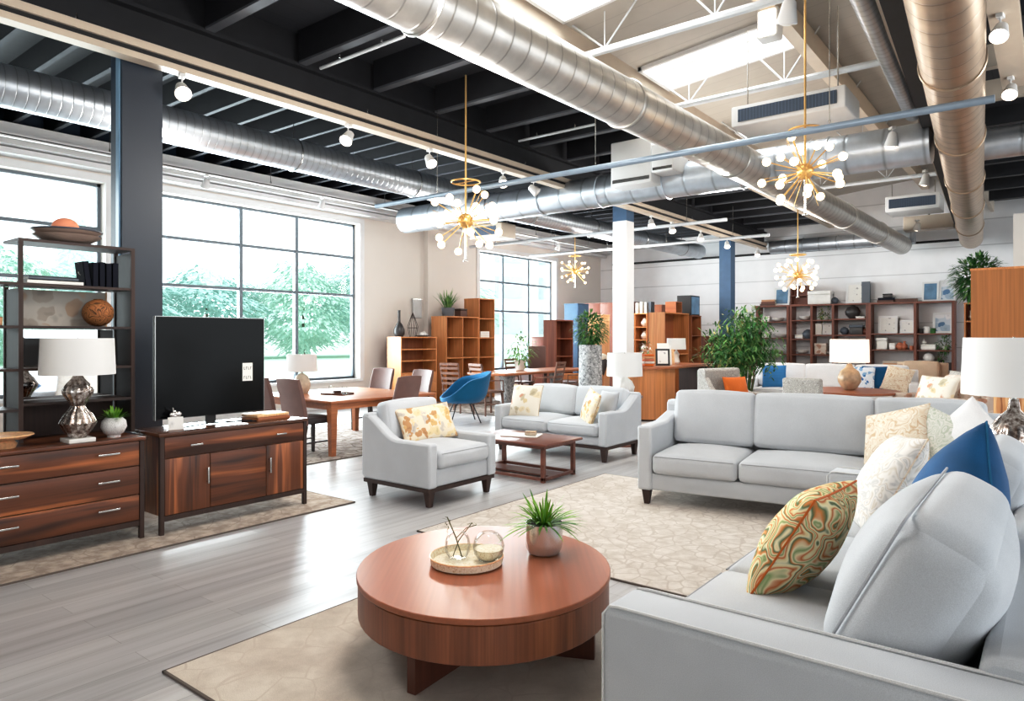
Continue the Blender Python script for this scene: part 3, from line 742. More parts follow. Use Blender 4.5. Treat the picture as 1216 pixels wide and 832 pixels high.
# ------------------------------------------------------------------ seating
def frustum_legs(t, mat, pts, w0, w1, z1, z0=0, splay=0):
    for (x, y) in pts:
        s = (splay * (1 if x > 0 else -1), splay * (1 if y > 0 else -1)) if splay else (0, 0)
        MB().taper((x, y), w0, w1, z0, z1, s).build('leg', mat, t)
def sofa(label, cat, loc, rz, W, D, widths, aw, ah, sh, bh, bz, style='box', fab='grey', name='sofa', group=None, ct=.19, arms=(1, 1), bt=.2, binset=0, bc_t=.2, over=.09, base_in=0.03, piped=False, rail=False, nback=None):
    t = thing(name, label, cat, loc, rz, group); F = M[fab]
    f0, b1 = -D / 2, D / 2
    xl = -W / 2 + (aw if arms[0] else .0); xr = W / 2 - (aw if arms[1] else .0)
    MB().rbox(-W / 2 + .01, W / 2 - .01, f0 + base_in, b1 - .02, bz, sh - ct, .02).build('base', F, t)
    if rail: MB().box(-W / 2 + .01, W / 2 - .01, f0 + .02, b1 - .02, bz - .035, bz).build('rail', M['walnutd'], t)
    # back frame, leaning
    m = MB(); m.prism([(b1 - bt, bz + .02), (b1, bz + .02), (b1 + .0, bh - .07), (b1 - .03, bh - .035), (b1 - bt * .75, bh - .035), (b1 - bt * .9, bh - .06)], 'x', -W / 2 + .005 + binset, W / 2 - .005 - binset)
    m.build('backrest', F, t, bevel=.02)
    for s in (0, 1):
        if not arms[s]: continue
        x0, x1 = (-W / 2, -W / 2 + aw) if s == 0 else (W / 2 - aw, W / 2)
        if style == 'box':
            a = MB().rbox(x0, x1, f0 - .005, b1 - .01, bz, ah, .03, 3); am = a.build('arm', F, t)
            if piped:
                for xx in (x0 + .012, x1 - .012):
                    p = [(xx, f0 - .004 + .0, bz + .03), (xx, f0 - .004, ah - .03), (xx, f0 + .02, ah - .002), (xx, f0 + .05, ah + .002), (xx, b1 - .06, ah + .002)]
                    MB().tube(p, .0055, 6).build('piping', M['piping'], am)
        else:
            sw = []
            n = 8; ystart = -D * .02; yend = b1 - .02
            top = bh - .04
            for k in range(n + 1):
                q = k / n; e = q * q * (3 - 2 * q) if style == 'sweep' else q
                sw.append((ystart + (yend - ystart) * q, ah + (top - ah) * e * (1 if style == 'sweep' else .55)))
            poly = [(f0, bz), (f0, ah)] + sw + [(yend, bz)]
            MB().prism(poly, 'x', x0, x1).build('arm', F, t, bevel=.022)
    # seat cushions
    tot = sum(widths); x = xl + .004
    for w_ in widths:
        ww = (xr - xl - .008) * w_ / tot
        c = MB().rbox(x + .003, x + ww - .003, f0 - .02, b1 - bt - .02, sh - ct, sh, .05, 4, crown=.035, puff=.008, div=6).build('seat_cushion', F, t)
        MB().tube([(x + .03, f0 - .016, sh - .022), (x + ww - .03, f0 - .016, sh - .022)], .0045, 6).build('piping', M['greyd'], c)
        x += ww
    # back cushions
    if over is not None:
        x = xl + .006; nb = nback or widths; tot = sum(nb)
        for w_ in nb:
            ww = (xr - xl - .012) * w_ / tot
            c = MB().at((x + ww / 2, b1 - bt - .005, sh - .0), (R(-11), 0, 0))
            c.rbox(-ww / 2 + .002, ww / 2 - .002, -bc_t, 0, 0.0, bh - sh + over, .042, 4, puff=.022, div=6)
            c.build('back_cushion', F, t); x += ww
    for (lx, ly) in ((-W / 2 + .07, f0 + .07), (W / 2 - .07, f0 + .07), (-W / 2 + .07, b1 - .08), (W / 2 - .07, b1 - .08)):
        MB().taper((lx, ly), .042, .075, 0, bz - (.03 if rail else -.002), (0, 0)).build('leg', M['walnutd'], t)
    return t
# middle sofa, three cushions, turned eight degrees
sofa('pale grey three-cushion sofa with thin arms on the ivory rug', 'sofa', (-1.63, 6.27, GZ), R(8), 2.78, 1.02, [.74, .98, .8], .13, .70, .46, .90, .13, 'low', 'grey', over=.05, bc_t=.2, ct=.18)
# big right sofa
sofa('large grey piped sofa beside the round coffee table, heaped with cushions', 'sofa', (-.57, 3.44, GZ), R(-90), 3.02, 1.14, [1, 1, 1], .22, .63, .47, .71, .1, 'box', 'grey', over=None, ct=.2, piped=True, bt=.17, binset=.2, base_in=.02)
# loveseat
sofa('pale grey two-seat loveseat behind the low wooden table', 'loveseat', (-5.03, 7.6, 0), R(0), 1.72, .9, [1, 1], .12, .60, .45, .83, .19, 'sweep', 'grey', name='loveseat', over=.0, bc_t=.16, ct=.15, bt=.13, rail=True)
# armchair facing +x
sofa('pale grey armchair with a golden floral pillow', 'armchair', (-4.72, 4.76, 0), R(90), .92, .9, [1], .11, .565, .49, .82, .17, 'sweep', 'grey', name='armchair', over=.05, bc_t=.17, ct=.16, bt=.12, rail=True)
# the fat loose back cushion of the right sofa
bcu = thing('back_cushion', 'bulky pale grey loose back cushion at the near end of the piped sofa', 'cushion', (-.46, 2.7, .46 + GZ), R(-90))
m_ = MB().at((0, 0, 0), (R(-27), 0, 0)); m_.rbox(-.5, .5, -.145, .145, .0, .54, .1, 7, puff=(.03, .085, .05), div=10)
o_ = m_.build('cover', M['grey'], bcu)
ring = []
for (cx_, cz_, a0) in ((.45, .49, 0), (-.45, .49, 90), (-.45, .05, 180), (.45, .05, 270)):
    for k in range(5):
        a = R(a0 + 22.5 * k); ring.append((cx_ + .036 * math.cos(a), -.118, cz_ + .036 * math.sin(a)))
MB().at((0, 0, 0), (R(-27), 0, 0)).tube(ring, .005, 6, True).build('piping', M['greyd'], o_)
def pillow(label, mat, loc, rz, tilt=-18, w=.48, h=.48, t=.17, roll=0, pipe=None, name='throw_pillow', group=None):
    o = MB().pillow(w, h, t).build(name, mat, None, loc, (0, 0, 0), sharp=60)
    o.rotation_euler = (Matrix.Rotation(rz, 3, 'Z') @ Matrix.Rotation(R(tilt), 3, 'X') @ Matrix.Rotation(R(roll), 3, 'Y')).to_euler()
    tag(o, label, 'pillow', group)
    pts = []
    n = 12
    for (u0, v0, u1, v1) in ((-1, -1, 1, -1), (1, -1, 1, 1), (1, 1, -1, 1), (-1, 1, -1, -1)):
        for k in range(n):
            u = u0 + (u1 - u0) * k / n; v = v0 + (v1 - v0) * k / n
            pts.append((u * w / 2 * (1 - .05 * (1 - v * v)), 0, v * h / 2 * (1 - .05 * (1 - u * u))))
    MB().tube(pts, .0045, 5, True).build('piping', pipe or mat, o)
    return o
pillow('paisley pillow in rust and green leaning on the bulky cushion', M['paisley'], (-.79, 2.9, .695), R(-95), -31, .47, .5, .25, 0, M['orange'])
pillow('white pillow with raised scroll pattern on the piped sofa', M['swirlw'], (-.70, 4.1, .73), R(-72), -28, .58, .56, .24, -6, M['beigefl'])
pillow('deep blue velvet pillow standing behind the bulky cushion', M['blue'], (-.32, 3.36, .80), R(-64), -18, .53, .53, .3, 45, M['teal'])
pillow('ivory leaf-print pillow on the end seat of the middle sofa', M['beigefl'], (-.98, 6.16, .70), R(-30), -26, .54, .5, .19, -18)
pillow('sage damask pillow tucked behind the white scroll pillow', M['sage'], (-.68, 6.1, .72), R(-10), -18, .4, .42, .14, 22)
pillow('plain white pillow at the corner of the two sofas', M['whitef'], (-.50, 6.08, .76), R(-25), -16, .44, .44, .16, 42)
bc2 = dup(bcu, (-.36, 4.45, .475 + GZ), R(-90), 'pale grey loose back cushion behind the blue velvet pillow on the piped sofa')
bc2.scale = (.75, .75, .9)
pillow('golden floral pillow in the pale grey armchair', M['gold_p'], (-4.80, 4.80, .665), R(78), -26, .62, .36, .15, -4, M['goldc'])
pillow('ivory floral pillow at the far arm of the loveseat', M['cream_p'], (-5.5, 7.34, .655), R(4), -18, .46, .44, .14, 0, M['goldc'])
pillow('tan floral pillow leaning by the near arm of the loveseat', M['gold_p'], (-4.5, 7.33, .635), R(-38), -16, .42, .42, .14, 10, M['goldc'])
pillow('small grey pillow behind the tan floral pillow', M['greyd'], (-4.38, 7.53, .64), R(-25), -16, .36, .38, .14, 0)

# ------------------------------------------------------------------ round coffee table and what stands on it
ct = thing('coffee_table', 'round reddish wood coffee table with a deep drum apron', 'coffee table', (-2.16, 2.55, GZ), R(128))
def ell(a, b_, n=56): return [(a * math.cos(2 * PI * k / n), b_ * math.sin(2 * PI * k / n)) for k in range(n)]
MB().prism(ell(.665, .60), 'z', .375, .40).build('table_top', M['cherrytop'], ct, bevel=.004)
m_ = MB().prism(ell(.658, .593), 'z', .215, .370); m_.build('apron', M['cherryz'], ct, bevel=.004)
MB().prism(ell(.645, .58), 'z', .3695, .3755).build('reveal', M['cherryd'], ct)
for a in (R(-33), R(25 - 128)):
    c, s = math.cos(a), math.sin(a); Lf = .53
    MB().at((0, 0, 0), (0, 0, a)).box(-Lf, Lf, -.022, .022, 0, .216).build('base_panel', M['cherryd'], ct)
TZ = .40 + GZ
t = thing('serving_tray', 'round ivory tray with a carved rim on the coffee table', 'tray', (-2.23, 2.50, TZ))
MB().lathe([(.155, 0), (.172, .006), (.178, .04), (.172, .042), (.166, .012), (.0, .012)], n=40).build('dish', M['tray'], t)
MB().tube([(.176 * math.cos(a), .176 * math.sin(a), .04) for a in [2 * PI * k / 40 for k in range(40)]], .004, 6, True).build('rim', M['pale'], t)
gl = [(.035, 0), (.05, .004), (.072, .035), (.078, .07), (.07, .105), (.045, .132), (.03, .138), (.028, .136), (.043, .129), (.067, .103), (.075, .07), (.069, .037), (.048, .008), (.0, .006)]
t = thing('glass_vase', 'round clear glass vase holding a green twig on the ivory tray', 'vase', (-2.28, 2.49, TZ + .0125))
MB().lathe([(r * .82, z * 1.0) for r, z in gl], n=28).build('glass', M['clear'], t)
tw = MB()
tw.tube([(.02, .01, .01), (-.01, 0, .1), (-.05, -.02, .2)], .003, 6).tube([(-.03, .0, .01), (.0, .01, .09), (.04, .06, .17)], .0025, 6).tube([(-.01, 0, .1), (.03, .03, .15), (.07, .06, .165)], .002, 6)
for k in range(14):
    tw.leaf((-.05 + rnd.uniform(-.01, .02), -.02 + rnd.uniform(-.01, .01), .2 - k * .006), (rnd.uniform(-1, 1), rnd.uniform(-1, 1), .8), .022, .006)
for k in range(10): tw.leaf((.05 + rnd.uniform(-.02, .02), .05 + rnd.uniform(-.02, .02), .165), (rnd.uniform(-1, 1), rnd.uniform(-1, 1), .5), .02, .005)
tw.build('twig', M['twig'], t)
t = thing('glass_vase', 'wide empty clear glass vase on the ivory tray', 'vase', (-2.15, 2.57, TZ + .0125))
MB().lathe([(r * 1.0, z) for r, z in gl], n=28).build('glass', M['clear'], t)
MB().lathe([(.04, 0), (.062, .02), (.07, .05), (.0, .05)], z0=.008, n=24).build('sand', M['tray'], t)
t = thing('potted_plant', 'spiky green plant in a shiny steel pot on the coffee table', 'plant', (-2.03, 2.86, TZ))
MB().lathe([(.06, 0), (.078, .006), (.09, .03), (.094, .06), (.094, .155), (.09, .155), (.088, .14), (.0, .14)], n=36).build('pot', M['chrome'], t)
MB().lathe([(.086, 0), (.086, .004), (.0, .006)], z0=.139, n=24).build('soil', M['soil'], t)
b = MB()
for k in range(110):
    a = rnd.uniform(0, 2 * PI); e = rnd.uniform(.15, 1.0); r0 = rnd.uniform(0, .045)
    b.leaf((r0 * math.cos(a), r0 * math.sin(a), .14), (math.cos(a) * (1.25 - e), math.sin(a) * (1.25 - e), e), rnd.uniform(.15, .24), rnd.uniform(.010, .017), bend=rnd.uniform(.1, .55), seg=5)
b.build('leaves', M['leaf'], t)

# ------------------------------------------------------------------ low table by the loveseat
t = thing('low_table', 'rectangular brown low table with open frame legs before the loveseat', 'table', (-4.62, 6.1, 0), 0)
w, d, h = .5, .3, .405
MB().rbox(-w - .06, w + .06, -d - .06, d + .06, h - .028, h, .012, 2).build('table_top', M['teak'], t)
MB().box(-w, w, -d, d, h - .06, h - .03).build('apron', M['teak'], t)
for (x, y) in ((-w + .02, -d + .02), (w - .02, -d + .02), (-w + .02, d - .02), (w - .02, d - .02)):
    MB().taper((x, y), .04, .04, 0, h - .055).build('leg', M['teak'], t)
for yy in (-d + .02, d - .02): MB().box(-w, w, yy - .018, yy + .018, .02, .05).build('stretcher', M['teak'], t)
for xx in (-w + .02, w - .02): MB().box(xx - .018, xx + .018, -d, d, .02, .05).build('stretcher', M['teak'], t)
MB().box(-w, w, -.12, .12, .03, .045).build('shelf', M['teak'], t)
t = thing('magazine', 'open white magazine on the low brown table', 'magazine', (-4.66, 6.14, .405), R(20))
MB().rbox(-.21, .0, -.13, .13, 0, .014, .004, 2, crown=.006).build('page', M['paper'], t); MB().rbox(.0, .21, -.13, .13, 0, .014, .004, 2, crown=.006).build('page', M['paper'], t)
t = thing('trinket_box', 'small tan box on the open magazine', 'box', (-4.52, 6.12, .427), R(20))
MB().rbox(-.06, .06, -.04, .04, 0, .03, .006).build('body', M['sandc'], t); MB().rbox(-.062, .062, -.042, .042, .03, .042, .005).build('lid', M['goldc'], t)

# ------------------------------------------------------------------ dining set
TX0, TX1, TY0, TY1 = -8.85, -7.02, 5.42, 7.2
t = thing('dining_table', 'square brown wooden dining table near the large window', 'table', ((TX0 + TX1) / 2, (TY0 + TY1) / 2, GZ), R(-2))
w, d, h = (TX1 - TX0) / 2, (TY1 - TY0) / 2, .69
MB().rbox(-w, w, -d, d, h - .035, h, .006).build('table_top', M['oakx'], t)
MB().box(-w + .05, w - .05, -d + .05, d - .05, h - .115, h - .036).build('apron', M['oakx'], t)
for (x, y) in ((-w + .06, -d + .06), (w - .06, -d + .06), (-w + .06, d - .06), (w - .06, d - .06)):
    MB().taper((x, y), .065, .1, 0, h - .04).build('leg', M['oakx'], t)
def dining_chair(label, loc, rz, group):
    """faces local -y"""
    t = thing('dining_chair', label, 'chair', loc, rz, group)
    MB().rbox(-.23, .23, -.24, .21, .41, .49, .03, 3, crown=.015).build('seat', M['leatherd'], t)
    prof = []
    pts = [(.19, .40), (.205, .55), (.235, .72), (.28, .88), (.31, .97)]
    n = 6; vs = []; fs = []
    m = MB()
    grid = []
    for side in (0, 1):
        for (y, z) in pts:
            for i in range(n + 1):
                u = -1 + 2 * i / n
                th = .055 if z < .9 else .035
                ww = .235 - .015 * (z - .4)
                vs.append((u * ww, y + (.03 * (1 - u * u) - .02) + (th if side else 0), z + (.012 * (1 - u * u) if z > .95 else 0)))
    P = len(pts); W_ = n + 1
    for side in (0, 1):
        for j in range(P - 1):
            for i in range(n):
                a = side * P * W_ + j * W_ + i; q = (a, a + 1, a + W_ + 1, a + W_); fs.append(q if not side else q[::-1])
    for j in range(P - 1):
        for i in (0, n):
            a = j * W_ + i; b_ = a + P * W_; q = (a, a + W_, b_ + W_, b_); fs.append(q)
    for j in (0, P - 1):
        for i in range(n):
            a = j * W_ + i; b_ = a + P * W_; fs.append((a, a + 1, b_ + 1, b_))
    MB().add(vs, fs).build('backrest', M['leather'], t, bevel=.008)
    for (x, y, s) in ((-.19, -.2, 0), (.19, -.2, 0)): MB().taper((x, y), .03, .045, 0, .42).build('leg', M['leatherd'], t)
    for x in (-.19, .19): MB().taper((x, .18), .03, .045, 0, .42, (0, .07)).build('leg', M['leatherd'], t)
    MB().box(-.185, -.17, -.2, .21, .17, .19).build('stretcher', M['leatherd'], t); MB().box(.17, .185, -.2, .21, .17, .19).build('stretcher', M['leatherd'], t)
    return t
g = 'leather chairs around the square dining table'
p_ = dining_chair('brown leather chair tucked under the dining table beside the media console', (-7.42, 5.33, GZ), R(180), g)
dup(p_, (-8.08, 5.33, GZ), R(180), 'brown leather chair half hidden behind the television, at the dining table')
dup(p_, (-7.0, 6.35, GZ), R(-84), 'brown leather chair with its back to the pale grey armchair')
dup(p_, (-8.7, 7.42, GZ), R(4), 'brown leather chair on the window side of the dining table, beside the white window casing')
dup(p_, (-7.84, 7.44, GZ), R(-4), 'brown leather chair at the dining table nearest the honey wood drawers')
DZ = .69 + GZ
t = thing('serving_tray', 'flat wooden tray on the dining table', 'tray', (-7.85, 6.1, DZ), R(10))
MB().rbox(-.2, .2, -.12, .12, 0, .014, .004).build('base', M['walnuttop'], t); MB().box(-.2, .2, -.12, -.11, .01, .03).box(-.2, .2, .11, .12, .01, .03).build('rim', M['walnuttop'], t)
tum = [(.03, 0), (.034, .004), (.037, .1), (.034, .1), (.031, .008), (0, .006)]
for i, (x, y, lb) in enumerate([(-7.95, 6.08, 'clear drinking glass on the flat wooden tray, beside the lamp'), (-7.74, 6.14, 'clear drinking glass on the flat wooden tray, on its far end')]):
    tag(MB().lathe(tum, n=16).build('drinking_glass', M['clear'], None, (x, y, DZ + .0145)), lb, 'glass', 'glasses on the dining table')
tag(MB().lathe([(.03, 0), (.05, .02), (.055, .04), (.05, .04), (.028, .008), (0, .006)], n=16).build('bowl', M['bookbrown'], None, (-7.84, 6.1, DZ + .0145)), 'small brown bowl between the glasses on the wooden tray', 'bowl')

def lamp(label, loc, base, body_mat, shade_r0, shade_r1, shade_h, shade_z, body=None, foot=None, rib=0, nrib=0, shade='shade', neck=True, rz=0, group=None):
    """body: lathe profile from z=0"""
    t = thing('table_lamp', label, 'lamp', loc, rz, group)
    z0 = 0
    if foot == 'square':
        MB().rbox(-base, base, -base, base, 0, .03, .004).build('base', M['ceramic'], t); z0 = .03
    elif foot == 'round':
        MB().lathe([(base, 0), (base, .02), (base * .6, .025)], n=20).build('base', M['pewter'], t); z0 = .02
    MB().lathe(body, z0=z0, n=48 if rib else 28, rib=rib, nrib=nrib).build('body', body_mat, t)
    top = z0 + body[-1][1]
    MB().lathe([(.016, 0), (.016, .02), (.009, .025), (.009, max(.03, shade_z + shade_h * .5 - top))], z0=top, n=10).build('neck', M['pewter'], t)
    sh_ = MB().lathe([(shade_r0, 0), (shade_r1, shade_h), (shade_r1 - .006, shade_h), (shade_r0 - .006, 0), (shade_r0, 0)], z0=shade_z, n=36, cap=False).build('shade', M[shade], t)
    sp2 = MB()
    for k in range(3):
        a = 2 * PI * k / 3 + .4; sp2.tube([(0, 0, shade_z + shade_h - .02), ((shade_r1 - .004) * math.cos(a), (shade_r1 - .004) * math.sin(a), shade_z + shade_h - .012)], .003, 5)
    sp2.build('spider', M['pewter'], sh_)
    MB().lathe([(.006, 0), (.01, .012), (.004, .025)], z0=shade_z + shade_h - .02, n=8).build('finial', M['pewter'], t)
    return t
lamp('white lamp with a sand ceramic base on the dining table', (-8.45, 5.95, DZ), .09, M['sandc'], .215, .205, .24, .31, [(.085, 0), (.105, .03), (.12, .1), (.115, .17), (.085, .24), (.04, .275), (.02, .29)])
# blue tub chair
t = thing('tub_chair', 'bright blue felt tub chair on thin black metal legs', 'chair', (-8.25, 9.15, 0), R(-38))
def tub(th):  # rim height by angle, 0 = front (-y)
    a = abs(math.atan2(math.sin(th), math.cos(th))) / PI
    e = a * a * (3 - 2 * a)
    return .43 + .46 * (e ** 1.2) + .10 * math.exp(-((a - .52) / .16) ** 2)
vs = []; fs = []; NA, NR = 40, 10
for j in range(NR + 1):
    q = j / NR
    for k in range(NA):
        th = 2 * PI * k / NA; a = abs(math.atan2(math.sin(th), math.cos(th))) / PI
        rim = tub(th)
        r = .08 + .30 * min(1, q * 2.2) ** .8 + (.02 + .16 * a) * max(0, q - .3)
        z = .36 + (rim - .36) * max(0, (q - .28) / .72) ** 1.15
        vs.append((r * math.sin(th) * 1.08, -r * math.cos(th) * .98, z))
for j in range(NR):
    for k in range(NA): fs.append((j * NA + k, j * NA + (k + 1) % NA, (j + 1) * NA + (k + 1) % NA, (j + 1) * NA + k))
fs.append(list(range(NA))[::-1])
o_ = MB().add(vs, fs).build('shell', M['teal'], t)
sd = o_.modifiers.new('s', 'SOLIDIFY'); sd.thickness = .035; sd.offset = 0
MB().lathe([(.30, 0), (.325, .02), (.31, .06), (.2, .075), (0, .08)], z0=.37, n=32).build('seat', M['teal'], t)
for (x, y) in ((-.28, -.26), (.28, -.26), (.28, .27), (-.28, .27)):
    MB().tube([(x * .25, y * .25, .345), (x * .55, y * .55, .32), (x, y, 0)], .011, 8).build('leg', M['black'], t)

# ------------------------------------------------------------------ chest of drawers, open bookcase, media console
def bar_handle(parent, c, L_, axis, out=.03):
    """slim bar on two studs, standing proud towards +x"""
    x, y, z = c; h = L_ / 2; m = MB()
    if axis == 'y': m.rbox(x + out - .008, x + out, y - h, y + h, z - .007, z + .007, .003).box(x, x + out - .006, y - h + .012, y - h + .02, z - .005, z + .005).box(x, x + out - .006, y + h - .02, y + h - .012, z - .005, z + .005)
    else: m.rbox(x + out - .008, x + out, y - .007, y + .007, z - h, z + h, .003).box(x, x + out - .006, y - .005, y + .005, z - h + .012, z - h + .02).box(x, x + out - .006, y - .005, y + .005, z + h - .02, z + h - .012)
    return m.build('handle', M['pewter'], parent)
t = thing('chest_of_drawers', 'walnut three-drawer chest carrying the open bookcase', 'chest of drawers', (-5.6, 1.7, GZ))
x0, x1, y0, y1 = -.42, .27, -.78, .68
MB().box(x0, x1 - .025, y0, y1, .13, .725).build('carcass', M['walnutd'], t)
MB().rbox(x0, x1 + .015, y0 - .01, y1 + .01, .725, .75, .004).build('table_top', M['walnut'], t)
MB().box(x1 - .03, x1 + .005, y1 - .03, y1, .0, .725).build('post', M['walnutd'], t); MB().box(x1 - .03, x1 + .005, y0, y0 + .03, .0, .725).build('post', M['walnutd'], t)
MB().box(x0, x0 + .04, y1 - .04, y1, 0, .13).build('leg', M['walnutd'], t); MB().box(x0, x0 + .04, y0, y0 + .04, 0, .13).build('leg', M['walnutd'], t)
MB().box(x1 - .03, x1 - .004, y0 + .03, y1 - .03, .095, .135).build('rail', M['walnutd'], t)
for (z0, z1) in ((.14, .325), (.332, .535), (.542, .72)):
    d = MB().rbox(x1 - .026, x1, y0 + .034, y1 - .034, z0, z1, .003).build('drawer', M['walnut'], t)
    for yy in (-.19, .43): bar_handle(d, (x1, yy, (z0 + z1) / 2 + .02), .145, 'y')
ST = .75 + GZ
BXF, BXB = -5.66, -5.98
t = thing('open_bookcase', 'dark walnut open bookcase with a mirror back standing on the drawers', 'bookcase', (BXF, 1.70, ST))
dp = BXF - BXB; H2, H1 = 1.41, 1.10
for y in (.0, .745): MB().box(-.022, 0, y - .014, y + .014, 0, H2).build('post', M['walnutd'], t)
MB().box(-dp, -dp + .022, -.014, .014, 0, H1).build('post', M['walnutd'], t); MB().box(-dp, -dp + .022, .731, .759, 0, H2).build('post', M['walnutd'], t)
M['shadedw'] = wood('shaded_walnut', (24, 16, 14), (32, 22, 19), (40, 28, 24), 'z', .6)  # darker copy of the walnut, offsets strong window light on inner panels
MB().box(-dp + .022, -.022, .738, .752, 0, H2 - .02).build('side_panel', M['shadedw'], t)
MB().box(-dp + .022, -.022, -.008, .008, 0, H1 - .02).build('side_panel', M['shadedw'], t)
MB().box(-dp, 0, -.014, .759, H2, H2 + .02).build('top_board', M['walnutdy'], t)
MB().box(-dp, 0, -.78, -.014, H1, H1 + .02).build('top_board', M['walnutdy'], t)
for z in (1.10, .80, .50, .255): MB().box(-dp + .003, -.002, .014, .731, z - .0, z + .018).build('shelf', M['walnutdy'], t)
for z in (.80, .50, .22): MB().box(-dp + .003, -.002, -.766, -.014, z, z + .018).build('shelf', M['walnutdy'], t)
MB().box(-.022, 0, -.78, -.752, 0, H1).build('post', M['walnutd'], t); MB().box(-dp, -dp + .022, -.78, -.752, 0, H1).build('post', M['walnutd'], t)
MB().box(-dp - .002, -dp + .006, .022, .725, .275, .795).build('mirror', M['mirror'], t)
MB().box(-dp - .002, -dp + .006, .022, .725, .0, .25).build('back_panel', M['walnutd'], t)
def at_bc(y, z, x=-5.82): return (x, y, ST + z)
t = thing('platter', 'wide brown platter on top of the bookcase', 'platter', at_bc(2.04, 1.431))
MB().lathe([(.08, 0), (.15, .012), (.215, .05), (.225, .06), (.21, .056), (.14, .022), (0, .014)], n=40).build('dish', M['plate'], t)
t = thing('platter', 'dark-rimmed shallow platter resting in the brown one', 'platter', at_bc(2.04, 1.468))
MB().lathe([(.09, 0), (.15, .01), (.222, .05), (.232, .06), (.225, .06), (.14, .02), (0, .012)], n=40).build('dish', M['plate'], t)
MB().tube([(.229 * math.cos(a), .229 * math.sin(a), .06) for a in [2 * PI * k / 40 for k in range(40)]], .006, 6, True).build('rim', M['rimdark'], t)
tag(MB().ball((0, 0, .072), .09, 24, 14, (1, 1, .8)).build('stone_ball', M['salt'], None, at_bc(2.03, 1.482), sharp=80), 'salmon pink stone ball sitting in the platters', 'ornament')
def book(label, loc, L_, W, T, cover, rot=(0, 0, 0), group=None, name='book'):
    """lying flat: L along y, W along x, spine towards +x; origin at bottom centre"""
    t = thing(name, label, 'book', loc, 0, group); t.rotation_euler = rot
    MB().box(-W / 2, W / 2, -L_ / 2, L_ / 2, 0, .004).box(-W / 2, W / 2, -L_ / 2, L_ / 2, T - .004, T).box(W / 2 - .004, W / 2, -L_ / 2, L_ / 2, 0, T).build('cover', M[cover], t)
    MB().box(-W / 2 + .006, W / 2 - .004, -L_ / 2 + .005, L_ / 2 - .005, .004, T - .004).build('pages', M['page'] if cover in ('booktan', 'bookbrown') else M['paper'], t)
    return t
def vbook(label, loc, Hh, W, T, cover, lean=0, group=None):
    t = thing('book', label, 'book', loc, 0, group); t.rotation_euler = (lean, 0, 0)
    MB().box(-W / 2, W / 2, -T / 2, -T / 2 + .004, 0, Hh).box(-W / 2, W / 2, T / 2 - .004, T / 2, 0, Hh).box(W / 2 - .004, W / 2, -T / 2, T / 2, 0, Hh).build('cover', M[cover], t)
    MB().box(-W / 2 + .006, W / 2 - .004, -T / 2 + .004, T / 2 - .004, .004, Hh - .006).build('pages', M['page'], t)
    return t
g = 'dark books standing on the top shelf'
for i, lb in enumerate(['tilted dark book at the open end of the upright row', 'dark book with a white speckled spine beside the tilted one', 'middle book of the dark upright row on the bookcase', 'dark upright book just past the middle of the row', 'last dark upright book, nearest the bookcase end panel']):
    vbook(lb, at_bc(2.155 + i * .047, 1.119, -5.80), .19 - .006 * (i % 2), .15, .042, 'bookdark', R(7) if i == 0 else 0, g)
book('large white book lying flat on the top shelf, bottom of the stack', at_bc(1.93, 1.119), .36, .24, .03, 'paper', group='flat books on the top shelf')
book('slate book lying flat on the white one, topmost of the stack', at_bc(1.92, 1.150), .32, .22, .024, 'bookgrey', group='flat books on the top shelf')
tag(MB().ball((0, 0, .105), .108, 26, 16, (1, 1, .97)).lathe([(.03, .205), (.034, .21), (.0, .212)], n=16).build('woven_globe', M['wicker'], None, at_bc(2.24, .819, -5.78), sharp=80), 'round woven brown globe on the middle shelf of the bookcase', 'ornament')
t = thing('framed_print', 'faded floral print leaning against the bookcase back', 'picture', at_bc(2.06, .819, -5.955), 0)
MB().box(-.012, .0, -.3, .3, 0, .27).build('canvas', M['canvas'], t); MB().box(-.014, .004, -.312, -.3, 0, .275).box(-.014, .004, .3, .312, 0, .275).build('frame', M['pale'], t)
g = 'tan books on the short side of the bookcase'
book('tan book lying at the bottom of the short bookcase side', at_bc(1.48, .819), .26, .2, .06, 'booktan', group=g)
book('tan book lying on top of the other tan book', at_bc(1.46, .880), .25, .19, .065, 'bookbrown', group=g)
t = thing('vase', 'grey teardrop vase on the low end of the bookcase', 'vase', at_bc(1.52, 1.121))
MB().lathe([(.04, 0), (.062, .04), (.055, .1), (.03, .16), (.018, .2), (.022, .22)], n=24).build('body', M['bookgrey'], t)
t = thing('footed_bowl', 'carved pale wood bowl on a foot, on the walnut chest', 'bowl', (-5.5, 1.56, ST))
MB().lathe([(.06, 0), (.07, .03), (.05, .05)], n=24).build('foot', M['pale'], t); MB().at((0, 0, .05)).lathe([(.05, 0), (.12, .012), (.165, .034), (.16, .04), (.1, .026), (0, .02)], n=32).build('dish', M['pale'], t)
lamp('white lamp with a double gourd mercury glass base on the walnut chest', (-5.435, 1.975, ST), .085, M['mercury'], .235, .225, .255, .475,
     [(.05, 0), (.085, .05), (.115, .105), (.09, .16), (.05, .205), (.042, .225), (.055, .25), (.092, .31), (.095, .335), (.07, .38), (.04, .415), (.028, .44)], 'square', .035, 16)
t = thing('potted_succulent', 'small green succulent in a round speckled pot beside the mercury lamp', 'plant', (-5.49, 2.235, ST))
MB().lathe([(.045, 0), (.045, .018), (.065, .03), (.087, .075), (.08, .12), (.055, .145), (.05, .14), (.0, .135)], n=32).build('pot', M['speckle'], t)
b = MB()
for k in range(46):
    a = k * 2.4; e = rnd.uniform(.25, .9)
    b.leaf((.02 * math.cos(a), .02 * math.sin(a), .13), (math.cos(a) * (1.2 - e), math.sin(a) * (1.2 - e), e), rnd.uniform(.08, .13), .018, bend=.15, seg=4)
b.build('leaves', M['leaf'], t)

